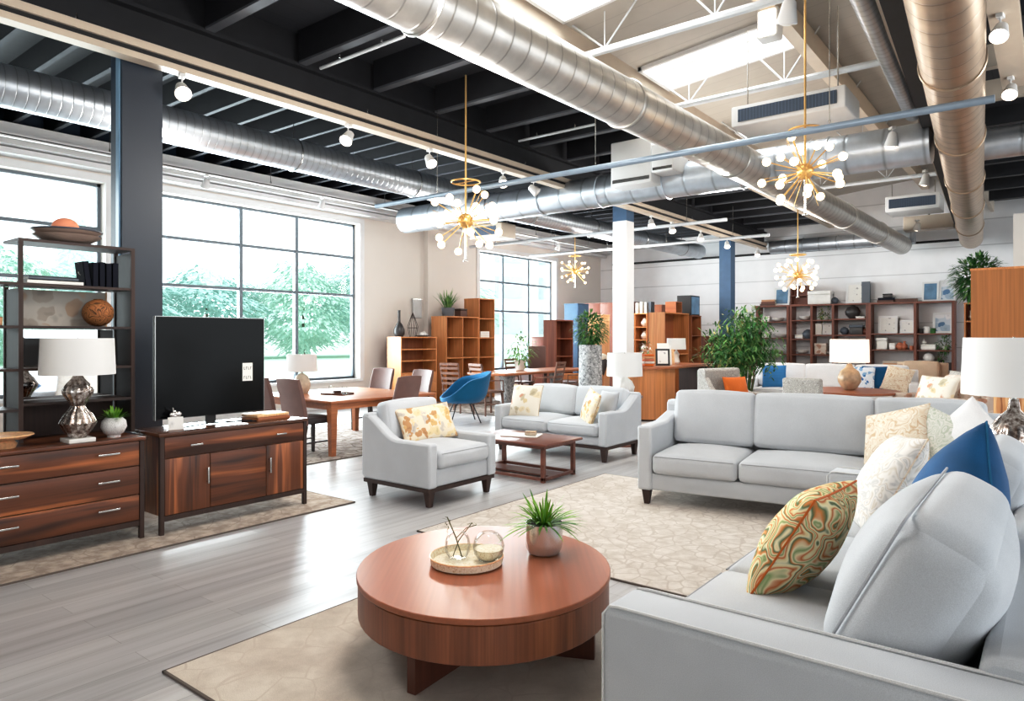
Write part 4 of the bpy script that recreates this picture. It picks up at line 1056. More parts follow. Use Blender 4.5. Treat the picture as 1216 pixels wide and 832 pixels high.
t = thing('media_console', 'walnut media console with three doors under the television', 'cabinet', (-5.27, 2.47, GZ))
W_, Dp, Hh = 1.29, .47, .765
MB().box(-Dp + .02, -.025, .02, W_ - .02, .135, Hh - .03).build('carcass', M['walnutz'], t)
MB().rbox(-Dp, .012, -.012, W_ + .012, Hh - .028, Hh, .004).build('table_top', M['walnuttop'], t)
for y in (0, W_ - .03): MB().box(-.03, .003, y, y + .03, .0, Hh - .028).build('post', M['walnutd'], t)
for y in (0, W_ - .04): MB().taper((-Dp + .03, y + .02), .03, .045, 0, .14).build('leg', M['walnutd'], t)
MB().box(-.03, .0, .03, W_ - .03, .10, .14).build('rail', M['walnutd'], t)
d = MB().rbox(-.026, .0, .034, W_ - .034, .575, Hh - .034, .003).build('drawer', M['walnut'], t)
bar_handle(d, (0, .27, .655), .1, 'y'); bar_handle(d, (0, 1.02, .655), .1, 'y')
for (a, b_, m_, hy) in ((.034, .39, 'walnutz', .365), (.395, .885, 'walnut', None), (.89, W_ - .034, 'walnutz', .915)):
    d = MB().rbox(-.026, .0, a, b_, .143, .568, .003).build('door', M[m_], t)
    if hy: bar_handle(d, (0, hy, .40), .13, 'z')
CT = Hh + GZ
t = thing('television', 'large flat black television on the walnut media console', 'television', (-5.53, 2.545, CT))
MB().rbox(-.03, .02, 0, .94, .075, .885, .006).build('bezel', M['black'], t)
MB().box(.02, .0215, .008, .932, .083, .877).build('screen', M['screen'], t)
fr = MB().box(.0, .023, -.003, .001, .072, .888).box(.0, .023, .0, .94, .885, .8885).box(.0, .023, .94, .9435, .075, .8885).build('trim', M['pewter'], t)
MB().box(-.012, .01, .42, .50, .012, .09).build('neck', M['black'], t)
MB().tube([(.1, .12, .006), (.0, .46, .01), (.09, .86, .006)], .006, 6).tube([(.1, .12, .006), (-.1, .2, .006)], .005, 6).build('foot', M['black'], t)
st = MB().box(.0215, .0225, .735, .83, .345, .50).build('label', M['paper'], t)
mk = MB()
for (zz, yy0) in ((.455, 0), (.375, 1)):
    for k in range(4):
        yb = .747 + k * .02
        mk.box(.0225, .023, yb, yb + .004, zz - .012, zz + .012).box(.0225, .023, yb, yb + .013, zz + (.008 if (k + yy0) % 2 else -.012), zz + (.012 if (k + yy0) % 2 else -.008))
mk.build('print', M['bookdark'], st)
tag(MB().tube([(-5.56, 3.16, CT + .008), (-5.40, 3.30, CT + .006), (-5.38, 3.45, CT + .006), (-5.5, 3.62, CT + .006)], .005, 6).build('cable', M['black']), 'thin black cable lying on the console beside the television foot', 'cable')
t = thing('ornament_frame', 'small frame with a silver bow ornament before the television', 'picture frame', (-5.41, 2.66, CT), R(-14))
MB().at((0, 0, 0), (0, R(-14), 0)).box(-.012, .0, -.055, .055, 0, .10).build('frame', M['ceramic'], t)
b = MB().at((0, 0, 0), (0, R(-14), 0)); b.box(.0, .002, -.045, .045, .012, .088).build('photo', M['sketch'], t)
b = MB()
for (y, z, s_) in ((-.02, .115, .022), (.02, .118, .026), (0, .105, .018), (-.005, .14, .012)): b.ball((-.03, y, z), s_, 10, 8, (.5, 1, .8))
b.tube([(-.03, -.01, .12), (-.03, -.018, .17)], .004, 6); b.build('bow', M['chrome'], t)
t = thing('wooden_box', 'flat pale wooden box at the far end of the media console', 'box', (-5.50, 3.5, CT), R(4))
MB().rbox(-.12, .12, -.165, .165, 0, .028, .004).build('base', M['oakx'], t); MB().rbox(-.115, .115, -.17, .16, .029, .055, .008).build('lid', M['pale'], t)

# ------------------------------------------------------------------ honey wood cabinets by the windows
def open_case(label, loc, W, D, Hh, cols, rows, mat, matin, rz=R(90), drawers=0, dz=0, name='bookcase', cat='bookcase', group=None, back=True, shelfmat=None, th=.025, kick=.06, colw=None, skip=()):
    """front faces local -y; open cells above an optional block of drawers; origin base centre of the front"""
    t = thing(name, label, cat, loc, rz, group)
    for s in (-1, 1): MB().box(s * W / 2 - (th if s > 0 else 0), s * W / 2 + (th if s < 0 else 0), 0, D, 0, Hh).build('side_panel', M[mat], t)
    MB().box(-W / 2 - .006, W / 2 + .006, -.006, D, Hh, Hh + th).build('top_board', M[mat], t)
    if back: MB().box(-W / 2 + th, W / 2 - th, D - .012, D, kick, Hh).build('back_panel', M[matin], t)
    sm = M[shelfmat or mat]
    zb = dz if dz else kick
    MB().box(-W / 2 + th, W / 2 - th, .004, D - .012, zb - th, zb).build('shelf', sm, t)
    for r in range(1, rows):
        z = zb + (Hh - zb) * r / rows
        MB().box(-W / 2 + th, W / 2 - th, .004, D - .012, z - th / 2, z + th / 2).build('shelf', sm, t)
    for c in range(1, cols):
        x = -W / 2 + W * c / cols if not colw else -W / 2 + W * colw[c - 1]
        MB().box(x - th / 2, x + th / 2, .002, D - .012, zb, Hh).build('divider', M[mat], t)
    if dz:
        for r in range(drawers):
            z0 = kick + (dz - th - kick) * r / drawers; z1 = kick + (dz - th - kick) * (r + 1) / drawers
            d = MB().rbox(-W / 2 + th, W / 2 - th, -.004, D - .02, z0 + .004, z1 - .004, .003).build('drawer', M[mat], t)
            MB().rbox(-.08, .08, -.022, -.004, (z0 + z1) / 2 - .006, (z0 + z1) / 2 + .006, .003).build('handle', M['darkmetal'], d)
    return t
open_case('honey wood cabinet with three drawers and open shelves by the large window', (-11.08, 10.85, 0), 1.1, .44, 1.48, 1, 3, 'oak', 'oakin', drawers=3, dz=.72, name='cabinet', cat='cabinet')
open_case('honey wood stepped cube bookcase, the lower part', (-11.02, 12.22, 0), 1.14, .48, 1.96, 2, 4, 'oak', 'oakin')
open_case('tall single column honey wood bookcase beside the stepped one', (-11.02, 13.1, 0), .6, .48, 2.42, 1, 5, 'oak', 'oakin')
t = thing('bottle_vase', 'charcoal long-necked bottle on the honey wood cabinet', 'vase', (-11.3, 10.45, 1.505))
MB().lathe([(.08, 0), (.12, .06), (.12, .16), (.07, .27), (.03, .32), (.028, .56), (.034, .58)], n=24).build('body', M['charcoal'], t)
t = thing('wire_lantern', 'open brown wire lantern on the honey wood cabinet', 'lantern', (-11.3, 10.86, 1.505))
for k in range(6):
    a = 2 * PI * k / 6
    MB().tube([(.07 * math.cos(a), .07 * math.sin(a), 0), (.12 * math.cos(a), .12 * math.sin(a), .22), (.05 * math.cos(a), .05 * math.sin(a), .42), (0, 0, .54)], .006, 6).build('wire', M['darkmetal'], t)
MB().tube([(.115 * math.cos(a), .115 * math.sin(a), .2) for a in [2 * PI * k / 20 for k in range(20)]], .006, 6, True).build('ring', M['darkmetal'], t)
t = thing('dark_dish', 'low dark dish with small stones on the honey wood cabinet', 'dish', (-11.26, 11.12, 1.505))
MB().lathe([(.1, 0), (.16, .02), (.165, .035), (.1, .02), (0, .015)], n=24).build('dish', M['charcoal'], t)
for (x, y, r_) in ((.02, -.05, .05), (.0, .04, .06), (.04, .1, .035)): MB().ball((x, y, .02 + r_ * .7), r_, 10, 8).build('stone', M['ceramic'], t)
t = thing('wall_plaque', 'narrow pale grey plaque fixed to the wall beside the potted plant', 'plaque', (-11.95, 11.62, 1.95))
MB().rbox(-.02, .02, -.14, .14, 0, .44, .01).build('panel', M['bookgrey'] if 0 else plain('pale_grey_panel', (196, 196, 196), .5), t); MB().box(-.03, .025, -.15, .15, .44, .46).build('rail', M['pewter'], t)
def leafcloud(n, r, c, mats, size=.06, squash=1.0):
    out = []
    for m_ in mats:
        b = MB()
        for k in range(n // len(mats)):
            v = Vector((rnd.gauss(0, 1), rnd.gauss(0, 1), rnd.gauss(0, 1))).normalized() * r * rnd.uniform(.35, 1) ** .6
            v.z *= squash
            b.leaf((c[0] + v.x, c[1] + v.y, c[2] + v.z), (v.x + rnd.uniform(-.3, .3) * r, v.y + rnd.uniform(-.3, .3) * r, v.z * .5 + rnd.uniform(-.4, .5) * r), rnd.uniform(.7, 1.3) * size, size * .42, bend=.3, seg=2)
        out.append((b, m_))
    return out
def plant(label, loc, pot_r, pot_h, potmat, n, r, hc, mats, size, squash=1, stems=5, name='potted_plant', spiky=False):
    t = thing(name, label, 'plant', loc)
    MB().lathe([(pot_r * .72, 0), (pot_r * .8, .01), (pot_r, pot_h), (pot_r * .93, pot_h), (pot_r * .9, pot_h - .02), (0, pot_h - .02)], n=24).build('pot', M[potmat], t)
    if spiky:
        b = MB()
        for k in range(n):
            a = rnd.uniform(0, 2 * PI); e = rnd.uniform(.5, 1)
            b.leaf((rnd.uniform(-.4, .4) * pot_r, rnd.uniform(-.4, .4) * pot_r, pot_h - .02), (math.cos(a) * (1.1 - e), math.sin(a) * (1.1 - e), e), rnd.uniform(.6, 1.1) * r, size, bend=.15, seg=4)
        b.build('leaves', M[mats[0]], t)
    else:
        s_ = MB()
        for k in range(stems):
            a = 2 * PI * k / stems; s_.tube([(0, 0, pot_h - .03), (.3 * r * math.cos(a), .3 * r * math.sin(a), hc * .8), (.6 * r * math.cos(a), .6 * r * math.sin(a), hc + .2 * r)], .006, 5)
        s_.build('stems', M['twig'], t)
        for b, m_ in leafcloud(n, r, (0, 0, hc), mats, size, squash): b.build('leaves', M[m_], t)
    return t
plant('spiky plant in a slate pot on the stepped bookcase', (-11.25, 11.95, 1.986), .16, .2, 'greypot', 60, .55, .4, ['leafm'], .03, spiky=True)
t = thing('trinket_box', 'small brown carved box beside the slate plant pot', 'box', (-11.2, 12.35, 1.986)); MB().rbox(-.1, .1, -.12, .12, 0, .14, .01).build('body', M['bookbrown'], t); MB().rbox(-.105, .105, -.125, .125, .14, .19, .02).build('lid', M['walnutd'], t)
for i in range(3): book(['white book at the bottom of the stack in the tall honey bookcase', 'white book in the middle of the stack in the tall honey bookcase', 'white book topmost of the stack in the tall honey bookcase'][i], (-11.2, 13.1, 1.488 + i * .052), .34, .24, .05, 'paper', group='white books in the tall bookcase')

# ------------------------------------------------------------------ far dining area
t = thing('trestle_table', 'long brown table on pale stone pedestals with rustic chairs around it', 'table', (-8.95, 12.2, GZ))
MB().rbox(-.5, .5, -1.6, 1.6, .72, .77, .012).build('table_top', M['oakx'], t)
for y in (-.9, .9): MB().lathe([(.24, 0), (.16, .06), (.13, .35), (.16, .66), (.24, .72)], c=(0, y), n=24).build('pedestal', M['stone'], t)
def slat_chair(label, loc, rz, group, wood_='rustic', seatm='rustic'):
    t = thing('slat_chair', label, 'chair', loc, rz, group)
    MB().rbox(-.23, .23, -.23, .21, .43, .465, .01).build('seat', M[seatm], t)
    for s in (-1, 1):
        MB().tube([(s * .2, .2, 0), (s * .2, .2, .46), (s * .21, .30, .98)], .018, 6).build('back_post', M[wood_], t)
        MB().taper((s * .19, -.19), .03, .038, 0, .44, (s * .02, -.03)).build('leg', M[wood_], t)
        MB().tube([(s * .23, -.2, .44), (s * .24, -.18, .66), (s * .215, .24, .67)], .014, 6).build('arm', M[wood_], t)
        MB().box(s * .19 - .01, s * .19 + .01, -.19, .2, .2, .225).build('stretcher', M[wood_], t)
    for z in (.58, .68, .78, .88, .96): MB().box(-.2, .2, .2 + (z - .46) * .19, .22 + (z - .46) * .19, z - .025, z + .025).build('slat', M[wood_], t)
    return t
g = 'rustic slat chairs around the stone pedestal table'
s0 = slat_chair('rustic slat-back chair pulled out at the near end of the long table', (-8.55, 10.2, GZ), R(165), g)
dup(s0, (-9.35, 10.2, GZ), R(190), 'rustic slat-back chair half hidden by the blue tub chair')
dup(s0, (-8.2, 11.7, GZ), R(-80), 'rustic slat-back chair on the room side of the long table, first one')
dup(s0, (-8.15, 12.9, GZ), R(-95), 'rustic slat-back chair directly behind the grey loveseat')
dup(s0, (-9.75, 12.8, GZ), R(90), 'rustic slat-back chair on the window side of the long table')
plant('leafy green plant in a glass-like pale pot on the long table', (-9.15, 12.0, .77 + GZ), .13, .22, 'ceramic', 240, .36, .46, ['leafm', 'leaf'], .1)
t = thing('recliner', 'dark brown reclining chair with a pale headrest beyond the long table', 'chair', (-9.05, 14.3, 0), R(-20))
MB().rbox(-.36, .36, -.4, .3, .3, .46, .05, 3).build('seat', M['leather'], t); MB().at((0, .28, .4), (R(-24), 0, 0)).rbox(-.36, .36, -.09, .09, 0, .62, .06, 3).build('backrest', M['leatherd'], t)
MB().at((0, .28, .4), (R(-24), 0, 0)).rbox(-.34, .34, -.13, .1, .56, .72, .05, 3).build('headrest', M['cream_p'], t)
for s in (-1, 1): MB().rbox(s * .4 - .05, s * .4 + .05, -.38, .35, .1, .6, .03).build('arm', M['oak'], t)
MB().box(-.3, .3, -.3, .3, 0, .3).build('base', M['walnutd'], t)
t = thing('bar_chair', 'brown high-backed bar chair in front of the far window', 'chair', (-9.95, 13.75, 0), R(40))
MB().rbox(-.22, .22, -.22, .22, .62, .70, .03).build('seat', M['leatherd'], t); MB().rbox(-.22, .22, .18, .24, .72, 1.28, .03).build('backrest', M['leather'], t)
for (x, y) in ((-.19, -.19), (.19, -.19), (-.19, .19), (.19, .19)): MB().taper((x, y), .03, .04, 0, .72 if y > 0 else .63).build('leg', M['walnutd'], t)
for y in (-.19, .19): MB().box(-.19, .19, y - .012, y + .012, .22, .25).build('stretcher', M['walnutd'], t)
# cabinets along the far left
def cabinet(label, loc, W, D, Hh, mat, rz=R(90), doors=1, name='cabinet', knob='darkmetal', group=None):
    t = thing(name, label, 'cabinet', loc, rz, group)
    MB().box(-W / 2, W / 2, .012, D, .05, Hh).build('carcass', M[mat], t); MB().box(-W / 2 + .03, W / 2 - .03, .03, D - .03, 0, .05).build('plinth', M['walnutd'], t)
    MB().box(-W / 2 - .01, W / 2 + .01, -.01, D + .01, Hh, Hh + .025).build('top_board', M[mat], t)
    for k in range(doors):
        a = -W / 2 + W * k / doors; b_ = a + W / doors
        d = MB().rbox(a + .004, b_ - .004, -.006, .012, .06, Hh - .01, .003).build('door', M[mat], t)
        MB().tube([(b_ - .04 if k % 2 == 0 else a + .04, -.022, Hh * .5), (b_ - .04 if k % 2 == 0 else a + .04, -.022, Hh * .5 + .14)], .007, 6).build('handle', M[knob], d)
    return t
open_case('red-brown open display cabinet in front of the far window', (-10.12, 15.2, 0), .8, .4, 1.92, 1, 4, 'redwood', 'redwood')
cabinet('low brown cabinet tucked beside the red-brown display cabinet', (-10.86, 15.15, 0), .6, .36, 1.48, 'redwood', R(0))
cabinet('tall blue cabinet standing behind the display cabinet', (-10.3, 16.4, 0), .55, .45, 2.4, 'bluecol')
cabinet('pale upright wooden cabinet beside the tall stone planter', (-9.3, 14.45 + .9, 0), .42, .4, 2.05, 'pale', R(0))
cabinet('row of tall red-brown wardrobes in the far corner', (-10.45, 18.0, 0), 1.6, .55, 2.5, 'redwood', R(0), 3, name='wardrobe')
cabinet('oak wardrobe next to the far corner wardrobes', (-9.2, 18.2, 0), .8, .55, 2.4, 'oakin', R(0), 2, name='wardrobe')
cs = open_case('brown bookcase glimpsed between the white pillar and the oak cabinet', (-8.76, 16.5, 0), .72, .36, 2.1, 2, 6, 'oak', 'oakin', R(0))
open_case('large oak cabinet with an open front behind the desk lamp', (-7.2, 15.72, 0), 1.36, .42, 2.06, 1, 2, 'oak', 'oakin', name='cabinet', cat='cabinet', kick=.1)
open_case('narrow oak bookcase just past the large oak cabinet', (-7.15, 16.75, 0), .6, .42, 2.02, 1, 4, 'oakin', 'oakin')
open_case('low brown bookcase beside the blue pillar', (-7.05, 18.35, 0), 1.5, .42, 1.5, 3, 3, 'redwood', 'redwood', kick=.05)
for i, (z, k) in enumerate([(.415, 'a'), (.76, 'b'), (1.1, 'c'), (1.44, 'd'), (1.78, 'e')]):
    t = thing('white_vase', 'white vase on the %s shelf of the glimpsed brown bookcase' % ['lowest', 'second', 'middle', 'fourth', 'top'][i], 'vase', (-8.56, 16.66, z), 0, 'white vases in the glimpsed bookcase')
    MB().lathe([(.04, 0), (.09, .05), (.1, .1), (.05, .17), (.035, .2), (.045, .22)], n=16).build('body', M['ceramic'], t)
t = thing('display_box', 'tan display box on top of the large oak cabinet', 'box', (-7.42, 16.0, 2.087), R(90))
MB().box(-.18, .18, -.14, .14, 0, .02).box(-.18, .18, -.14, .14, .26, .28).box(-.18, -.16, -.14, .14, .02, .26).box(.16, .18, -.14, .14, .02, .26).build('case', M['oakx'], t); MB().box(-.16, .16, .1, .12, .02, .26).build('panel', M['cream'], t)
t = thing('black_cabinet_box', 'black glass-fronted box on top of the narrow oak bookcase', 'box', (-7.35, 16.75, 2.047), R(90))
MB().box(-.27, .27, -.17, .2, 0, .5).build('case', M['black'], t); MB().box(-.24, .24, -.175, -.17, .03, .47).build('glass', M['photob'], t)
for i in range(4):
    vbook(['white upright binder on the glimpsed bookcase, first from the pillar', 'white upright binder on the glimpsed bookcase, second from the pillar', 'pale upright binder on the glimpsed bookcase, third from the pillar', 'grey upright binder on the glimpsed bookcase, last from the pillar'][i], (-8.75 + .13 * i, 16.68, 2.127), .28 + .02 * (i % 2), .2, .07, ['paper', 'paper', 'ceramic', 'bookgrey'][i], 0, 'binders on the glimpsed bookcase').rotation_euler = (0, 0, R(-90))
# tall planter by the white pillar
t = thing('tall_planter', 'tall pebbled grey planter with a bushy green plant by the white pillar', 'planter', (-6.62, 10.78, 0))
MB().lathe([(.17, 0), (.2, .02), (.215, .7), (.205, 1.36), (.185, 1.36), (.18, 1.3), (0, 1.3)], n=28).build('pot', M['stone'], t)
s_ = MB()
for k in range(7): a = k * .9; s_.tube([(0, 0, 1.28), (.12 * math.cos(a), .12 * math.sin(a), 1.55), (.25 * math.cos(a), .25 * math.sin(a), 1.85)], .007, 5)
s_.build('stems', M['twig'], t)
for b, m_ in leafcloud(900, .32, (0, 0, 1.66), ['leafd', 'leafm'], .1, .95): b.build('leaves', M[m_], t)
# reception desk
t = thing('reception_desk', 'honey wood desk with a rounded block end beside the white pillar', 'desk', (-5.85, 11.15, 0))
blk = [(-.36, .75)] + [(.36 * math.cos(a) * 1.0, .36 * math.sin(a) + .36) for a in [PI + PI * k / 16 for k in range(17)]] + [(.36, .75)]
MB().prism(blk, 'z', .03, .92).build('pedestal', M['oak'], t, bevel=.006)
tp = [(-.4, 2.5)] + [(.4 * math.cos(a), .4 * math.sin(a) + .36) for a in [PI + PI * k / 16 for k in range(17)]] + [(.4, 2.5)]
MB().prism(tp, 'z', .921, .965).build('desk_top', M['oakx'], t, bevel=.004)
MB().box(-.3, .3, 2.36, 2.42, 0, .92).build('leg', M['walnutd'], t)
MB().prism([(p[0] * .9, p[1] * .9 + .04) for p in blk], 'z', 0, .03).build('plinth', M['walnutd'], t)
DK = .966
def wood_chair(label, loc, rz, group, m_='walnutd', hb=.95):
    t = thing('wooden_chair', label, 'chair', loc, rz, group)
    MB().rbox(-.21, .21, -.21, .2, .43, .47, .012).build('seat', M[m_], t)
    for s in (-1, 1):
        MB().tube([(s * .19, .19, 0), (s * .19, .19, .46), (s * .19, .25, hb)], .017, 6).build('back_post', M[m_], t); MB().taper((s * .18, -.18), .03, .036, 0, .44).build('leg', M[m_], t)
        MB().box(s * .18 - .01, s * .18 + .01, -.18, .19, .18, .2).build('stretcher', M[m_], t)
    for z in (.62, .75, .89): MB().box(-.19, .19, .19 + (z - .46) * .12, .21 + (z - .46) * .12, z - .035, z + .035).build('slat', M[m_], t)
    return t
g = 'dark wooden chairs at the honey wood desk'
w0 = wood_chair('dark wooden chair tucked under the honey wood desk, by its rounded block', (-5.28, 12.3, 0), R(-90), g)
dup(w0, (-5.25, 13.05, 0), R(-84), 'dark wooden chair tucked under the far end of the honey wood desk')
wood_chair('taller brown wooden chair between the desk and the wicker armchair', (-5.0, 13.9, 0), R(-60), g, 'redwood', 1.02)
lamp('small white lamp with a slim ceramic base on the honey wood desk', (-5.86, 12.75, DK), .07, M['ceramic'], .19, .18, .22, .29, [(.05, 0), (.075, .04), (.05, .14), (.06, .2), (.025, .26), (.015, .28)])
t = thing('picture_frame', 'dark picture frame leaning on the honey wood desk', 'picture frame', (-5.76, 11.95, DK), R(30))
MB().at((0, 0, 0), (R(-14), 0, 0)).box(-.13, .13, -.01, .01, 0, .32).build('frame', M['black'], t); MB().at((0, 0, 0), (R(-14), 0, 0)).box(-.095, .095, -.013, -.01, .035, .285).build('photo', M['sketch'], t)
for i, (y, h_) in enumerate([(12.2, .42), (12.3, .38), (12.42, .30)]):
    t = thing('pattern_board', ['tallest white sample board leaning on the desk', 'middle white sample board leaning on the desk', 'shortest tan sample board leaning on the desk'][i], 'board', (-5.86, y, DK), R(38), 'sample boards on the desk')
    MB().at((0, 0, 0), (R(-12), 0, 0)).box(-.11, .11, -.012, .012, 0, h_).build('board', M[['paper', 'ceramic', 'pale'][i]], t)
for i, (x, y, lb, m_) in enumerate([(-6.0, 11.45, 'rust red stack of swatches at the rounded desk end', 'salmon'), (-5.88, 11.62, 'orange stack of swatches next to the dark picture frame', 'orange')]):
    t = thing('swatch_stack', lb, 'swatches', (x, y, DK), R(20 * i))
    for k in range(5): MB().at((0, 0, k * .045), (0, 0, R(rnd.uniform(-18, 18)))).rbox(-.09, .09, -.07, .07, 0, .04, .01).build('swatch', M[[m_, 'ceramic', 'salmon', 'booktan', m_][k]], t)
t = thing('white_vase', 'white flower vase standing behind the swatches on the desk', 'vase', (-6.05, 11.85, DK)); MB().lathe([(.05, 0), (.08, .08), (.05, .18), (.03, .22)], n=16).build('body', M['ceramic'], t)
for b, m_ in leafcloud(60, .14, (0, 0, .36), ['paper', 'leafm'], .06): b.build('flowers' if m_ == 'paper' else 'leaves', M[m_], t)
# side table + lamp behind the loveseat
t = thing('side_table', 'slim side table behind the loveseat', 'side table', (-4.68, 8.52, 0)); MB().lathe([(.24, .66), (.25, .67), (.25, .69), (0, .69)], n=28).build('table_top', M['teak'], t); MB().lathe([(.16, 0), (.15, .02), (.025, .04), (.025, .66)], n=20).build('pedestal', M['teak'], t)
lamp('white lamp with a carved white ceramic base behind the loveseat', (-4.68, 8.52, .691), .1, M['ceramic'], .245, .235, .32, .27, [(.06, 0), (.12, .05), (.135, .12), (.1, .2), (.05, .24), (.03, .26)], rib=.03, nrib=12)

# ------------------------------------------------------------------ far right seating
plant('tall bamboo-like plant with a wide green crown beside the blue pillar', (-4.42, 12.5, 0), .24, .5, 'greypot', 10, .1, .6, ['leafd'], .01, name='bamboo_plant')
bp = bpy.data.objects['bamboo_plant']
s_ = MB(); tips = []
for k in range(34):
    a = rnd.uniform(0, 2 * PI); q = rnd.uniform(0, .14); e = rnd.uniform(.2, .95); hh = rnd.uniform(1.15, 1.95)
    p0 = (q * math.cos(a), q * math.sin(a), .48); p1 = (q * 1.6 * math.cos(a), q * 1.6 * math.sin(a), .85); p2 = (e * .75 * math.cos(a) * (2.3 - hh), e * .75 * math.sin(a) * (2.3 - hh), hh)
    s_.tube([p0, p1, p2], .008, 5); tips += [p2, tuple(lerp(p1, p2, .75)), tuple(lerp(p1, p2, .5))]
s_.build('canes', M['leafd'], bp)
for m_, n_ in (('leafd', 1900), ('leafm', 1500), ('leafy', 420)):
    b = MB()
    for k in range(n_):
        p = rnd.choice(tips)
        if m_ == 'leafy' and p[0] > 0: p = (-p[0], p[1], p[2])
        b.leaf((p[0] + rnd.gauss(0, .13), p[1] + rnd.gauss(0, .13), p[2] + rnd.gauss(0, .11)), (rnd.uniform(-1, 1), rnd.uniform(-1, 1), rnd.uniform(-.7, .5)), rnd.uniform(.08, .14), .042, seg=2)
    b.build('leaves', M[m_], bp)
sofa('far ivory sofa under the glowing chandelier, in front of the display shelves', 'sofa', (-3.55, 14.85, 0), R(8), 3.1, .95, [1, 1, 1], .16, .64, .46, .9, .12, 'box', 'whitef', over=.03, bc_t=.18)
pillow('blue striped pillow on the far ivory sofa', M['stripeb'], (-4.5, 14.45, .70), R(20), -15, .46, .46, .15)
pillow('blue and white print pillow behind the ribbed lamp on the far sofa', M['bluep'], (-2.95, 14.72, .70), R(0), -15, .5, .46, .15)
pillow('plain blue pillow behind the blue and white one on the far sofa', M['blue'], (-2.72, 14.86, .71), R(8), -15, .46, .46, .13)
pillow('beige leaf pillow at the arm of the far ivory sofa', M['beigefl'], (-2.33, 14.78, .70), R(-12), -18, .5, .48, .15, 12)
sofa('tan striped armchair behind the far sofa arm', 'armchair', (-2.2, 16.6, 0), R(0), .95, .85, [1], .14, .6, .45, 1.0, .12, 'box', 'tanf', name='armchair', over=-.03)
sofa('grey tweed armchair holding an orange pillow beside the bamboo plant', 'armchair', (-4.1, 11.1, 0), R(70), .85, .8, [1], .1, .6, .45, 1.02, .15, 'sweep', 'tweed', name='armchair', over=None)
pillow('burnt orange pillow in the tweed armchair', M['orange'], (-4.06, 11.1, .66), R(60), -18, .46, .4, .15)
sofa('ivory ottoman seat between the tweed armchair and the far sofa', 'ottoman', (-3.55, 12.0, 0), R(20), .9, .6, [1], .0, .4, .44, .44, .1, 'box', 'cream_p', name='ottoman', over=None, arms=(0, 0), bt=.02)
t = thing('round_table', 'round reddish table carrying the ribbed gold lamp', 'table', (-2.35, 10.85, 0))
MB().lathe([(.66, .70), (.68, .71), (.68, .735), (0, .735)], n=48).build('table_top', M['cherrytop'], t); MB().lathe([(.34, 0), (.32, .03), (.08, .08), (.06, .4), (.1, .68), (.4, .70)], n=28).build('pedestal', M['cherryz'], t)
lamp('white lamp with a fat weathered gold base on the round table', (-2.33, 10.9, .736), .1, M['goldc'], .262, .255, .33, .40, [(.06, 0), (.1, .03), (.15, .12), (.155, .18), (.12, .27), (.05, .33), (.03, .38)], rib=.02, nrib=20, shade='shadewarm')
t = thing('parsons_chair', 'grey tweed upright chair at the round table', 'chair', (-2.62, 9.98, 0), R(172))
MB().rbox(-.25, .25, -.26, .24, .3, .48, .03, 3).build('seat', M['tweed'], t); MB().at((0, .22, .42), (R(-6), 0, 0)).rbox(-.26, .26, -.05, .05, 0, .53, .03, 3).build('backrest', M['tweed'], t)
for (x, y) in ((-.2, -.2), (.2, -.2), (-.2, .2), (.2, .2)): MB().taper((x, y), .03, .045, 0, .31).build('leg', M['walnutd'], t)
sofa('dusty floral armchair behind the middle sofa', 'armchair', (-1.12, 10.55, 0), R(-60), 1.0, .9, [1], .16, .74, .5, .95, .12, 'box', 'dustf', name='armchair', over=.02)
pillow('dusty floral pillow propped in the floral armchair', M['cream_p'], (-1.2, 10.4, .80), R(-40), -20, .6, .4, .16)
pillow('grey damask pillow on the back of the floral armchair', M['tweed'], (-1.0, 10.75, .86), R(-50), -16, .42, .4, .14)
cabinet('striped wooden sideboard behind the corner lamp', (-.14, 9.5, 0), .8, .36, .9, 'stripew', R(0), 2, name='sideboard')
t = thing('round_side_table', 'small round table in the corner between the two grey sofas', 'side table', (-.2, 5.4, 0)); MB().lathe([(.2, .64), (.21, .65), (.21, .67), (0, .67)], n=28).build('table_top', M['teak'], t); MB().lathe([(.14, 0), (.13, .02), (.025, .04), (.025, .64)], n=20).build('pedestal', M['teak'], t)
lamp('large white lamp with a ribbed silver glass base in the sofa corner', (-.2, 5.4, .671), .1, M['mercury'], .285, .272, .36, .465, [(.06, 0), (.12, .04), (.15, .13), (.14, .22), (.09, .31), (.035, .37), (.025, .44)], rib=.035, nrib=14)
t = thing('room_divider', 'tall plain orange oak cabinet back at the room edge', 'cabinet', (-.99, 12.5, 0))
MB().box(0, 2.2, 0, .03, .05, 2.5).build('back_panel', M['panel'], t); MB().box(0, .03, .03, .5, .0, 2.5).build('side_panel', M['oak'], t); MB().box(2.17, 2.2, .03, .5, 0, 2.5).build('side_panel', M['oak'], t)
MB().box(-.01, 2.21, -.01, .5, 2.5, 2.53).build('top_board', M['oak'], t)
for z in (.05, .6, 1.15, 1.7): MB().box(.03, 2.17, .03, .5, z, z + .025).build('shelf', M['oak'], t)
open_case('narrow brown bookcase peeking out beside the orange oak cabinet', (-1.06, 16.5, 0), .72, .4, 2.16, 1, 6, 'oak', 'redwood', R(0))
plant('bushy dark green plant spilling over the narrow brown bookcase', (-1.2, 16.7, 2.186), .16, .18, 'redwood', 1100, .46, .5, ['leafd', 'leafd', 'leafm'], .15, 1.0)
t = thing('trinket', 'small pale pitcher in the narrow brown bookcase', 'pitcher', (-1.28, 16.62, 1.84)); MB().lathe([(.04, 0), (.07, .06), (.05, .14), (.06, .19)], n=16).build('body', M['sandc'], t); MB().tube([(.05, 0, .05), (.1, 0, .1), (.055, 0, .16)], .008, 6).build('handle', M['sandc'], t)

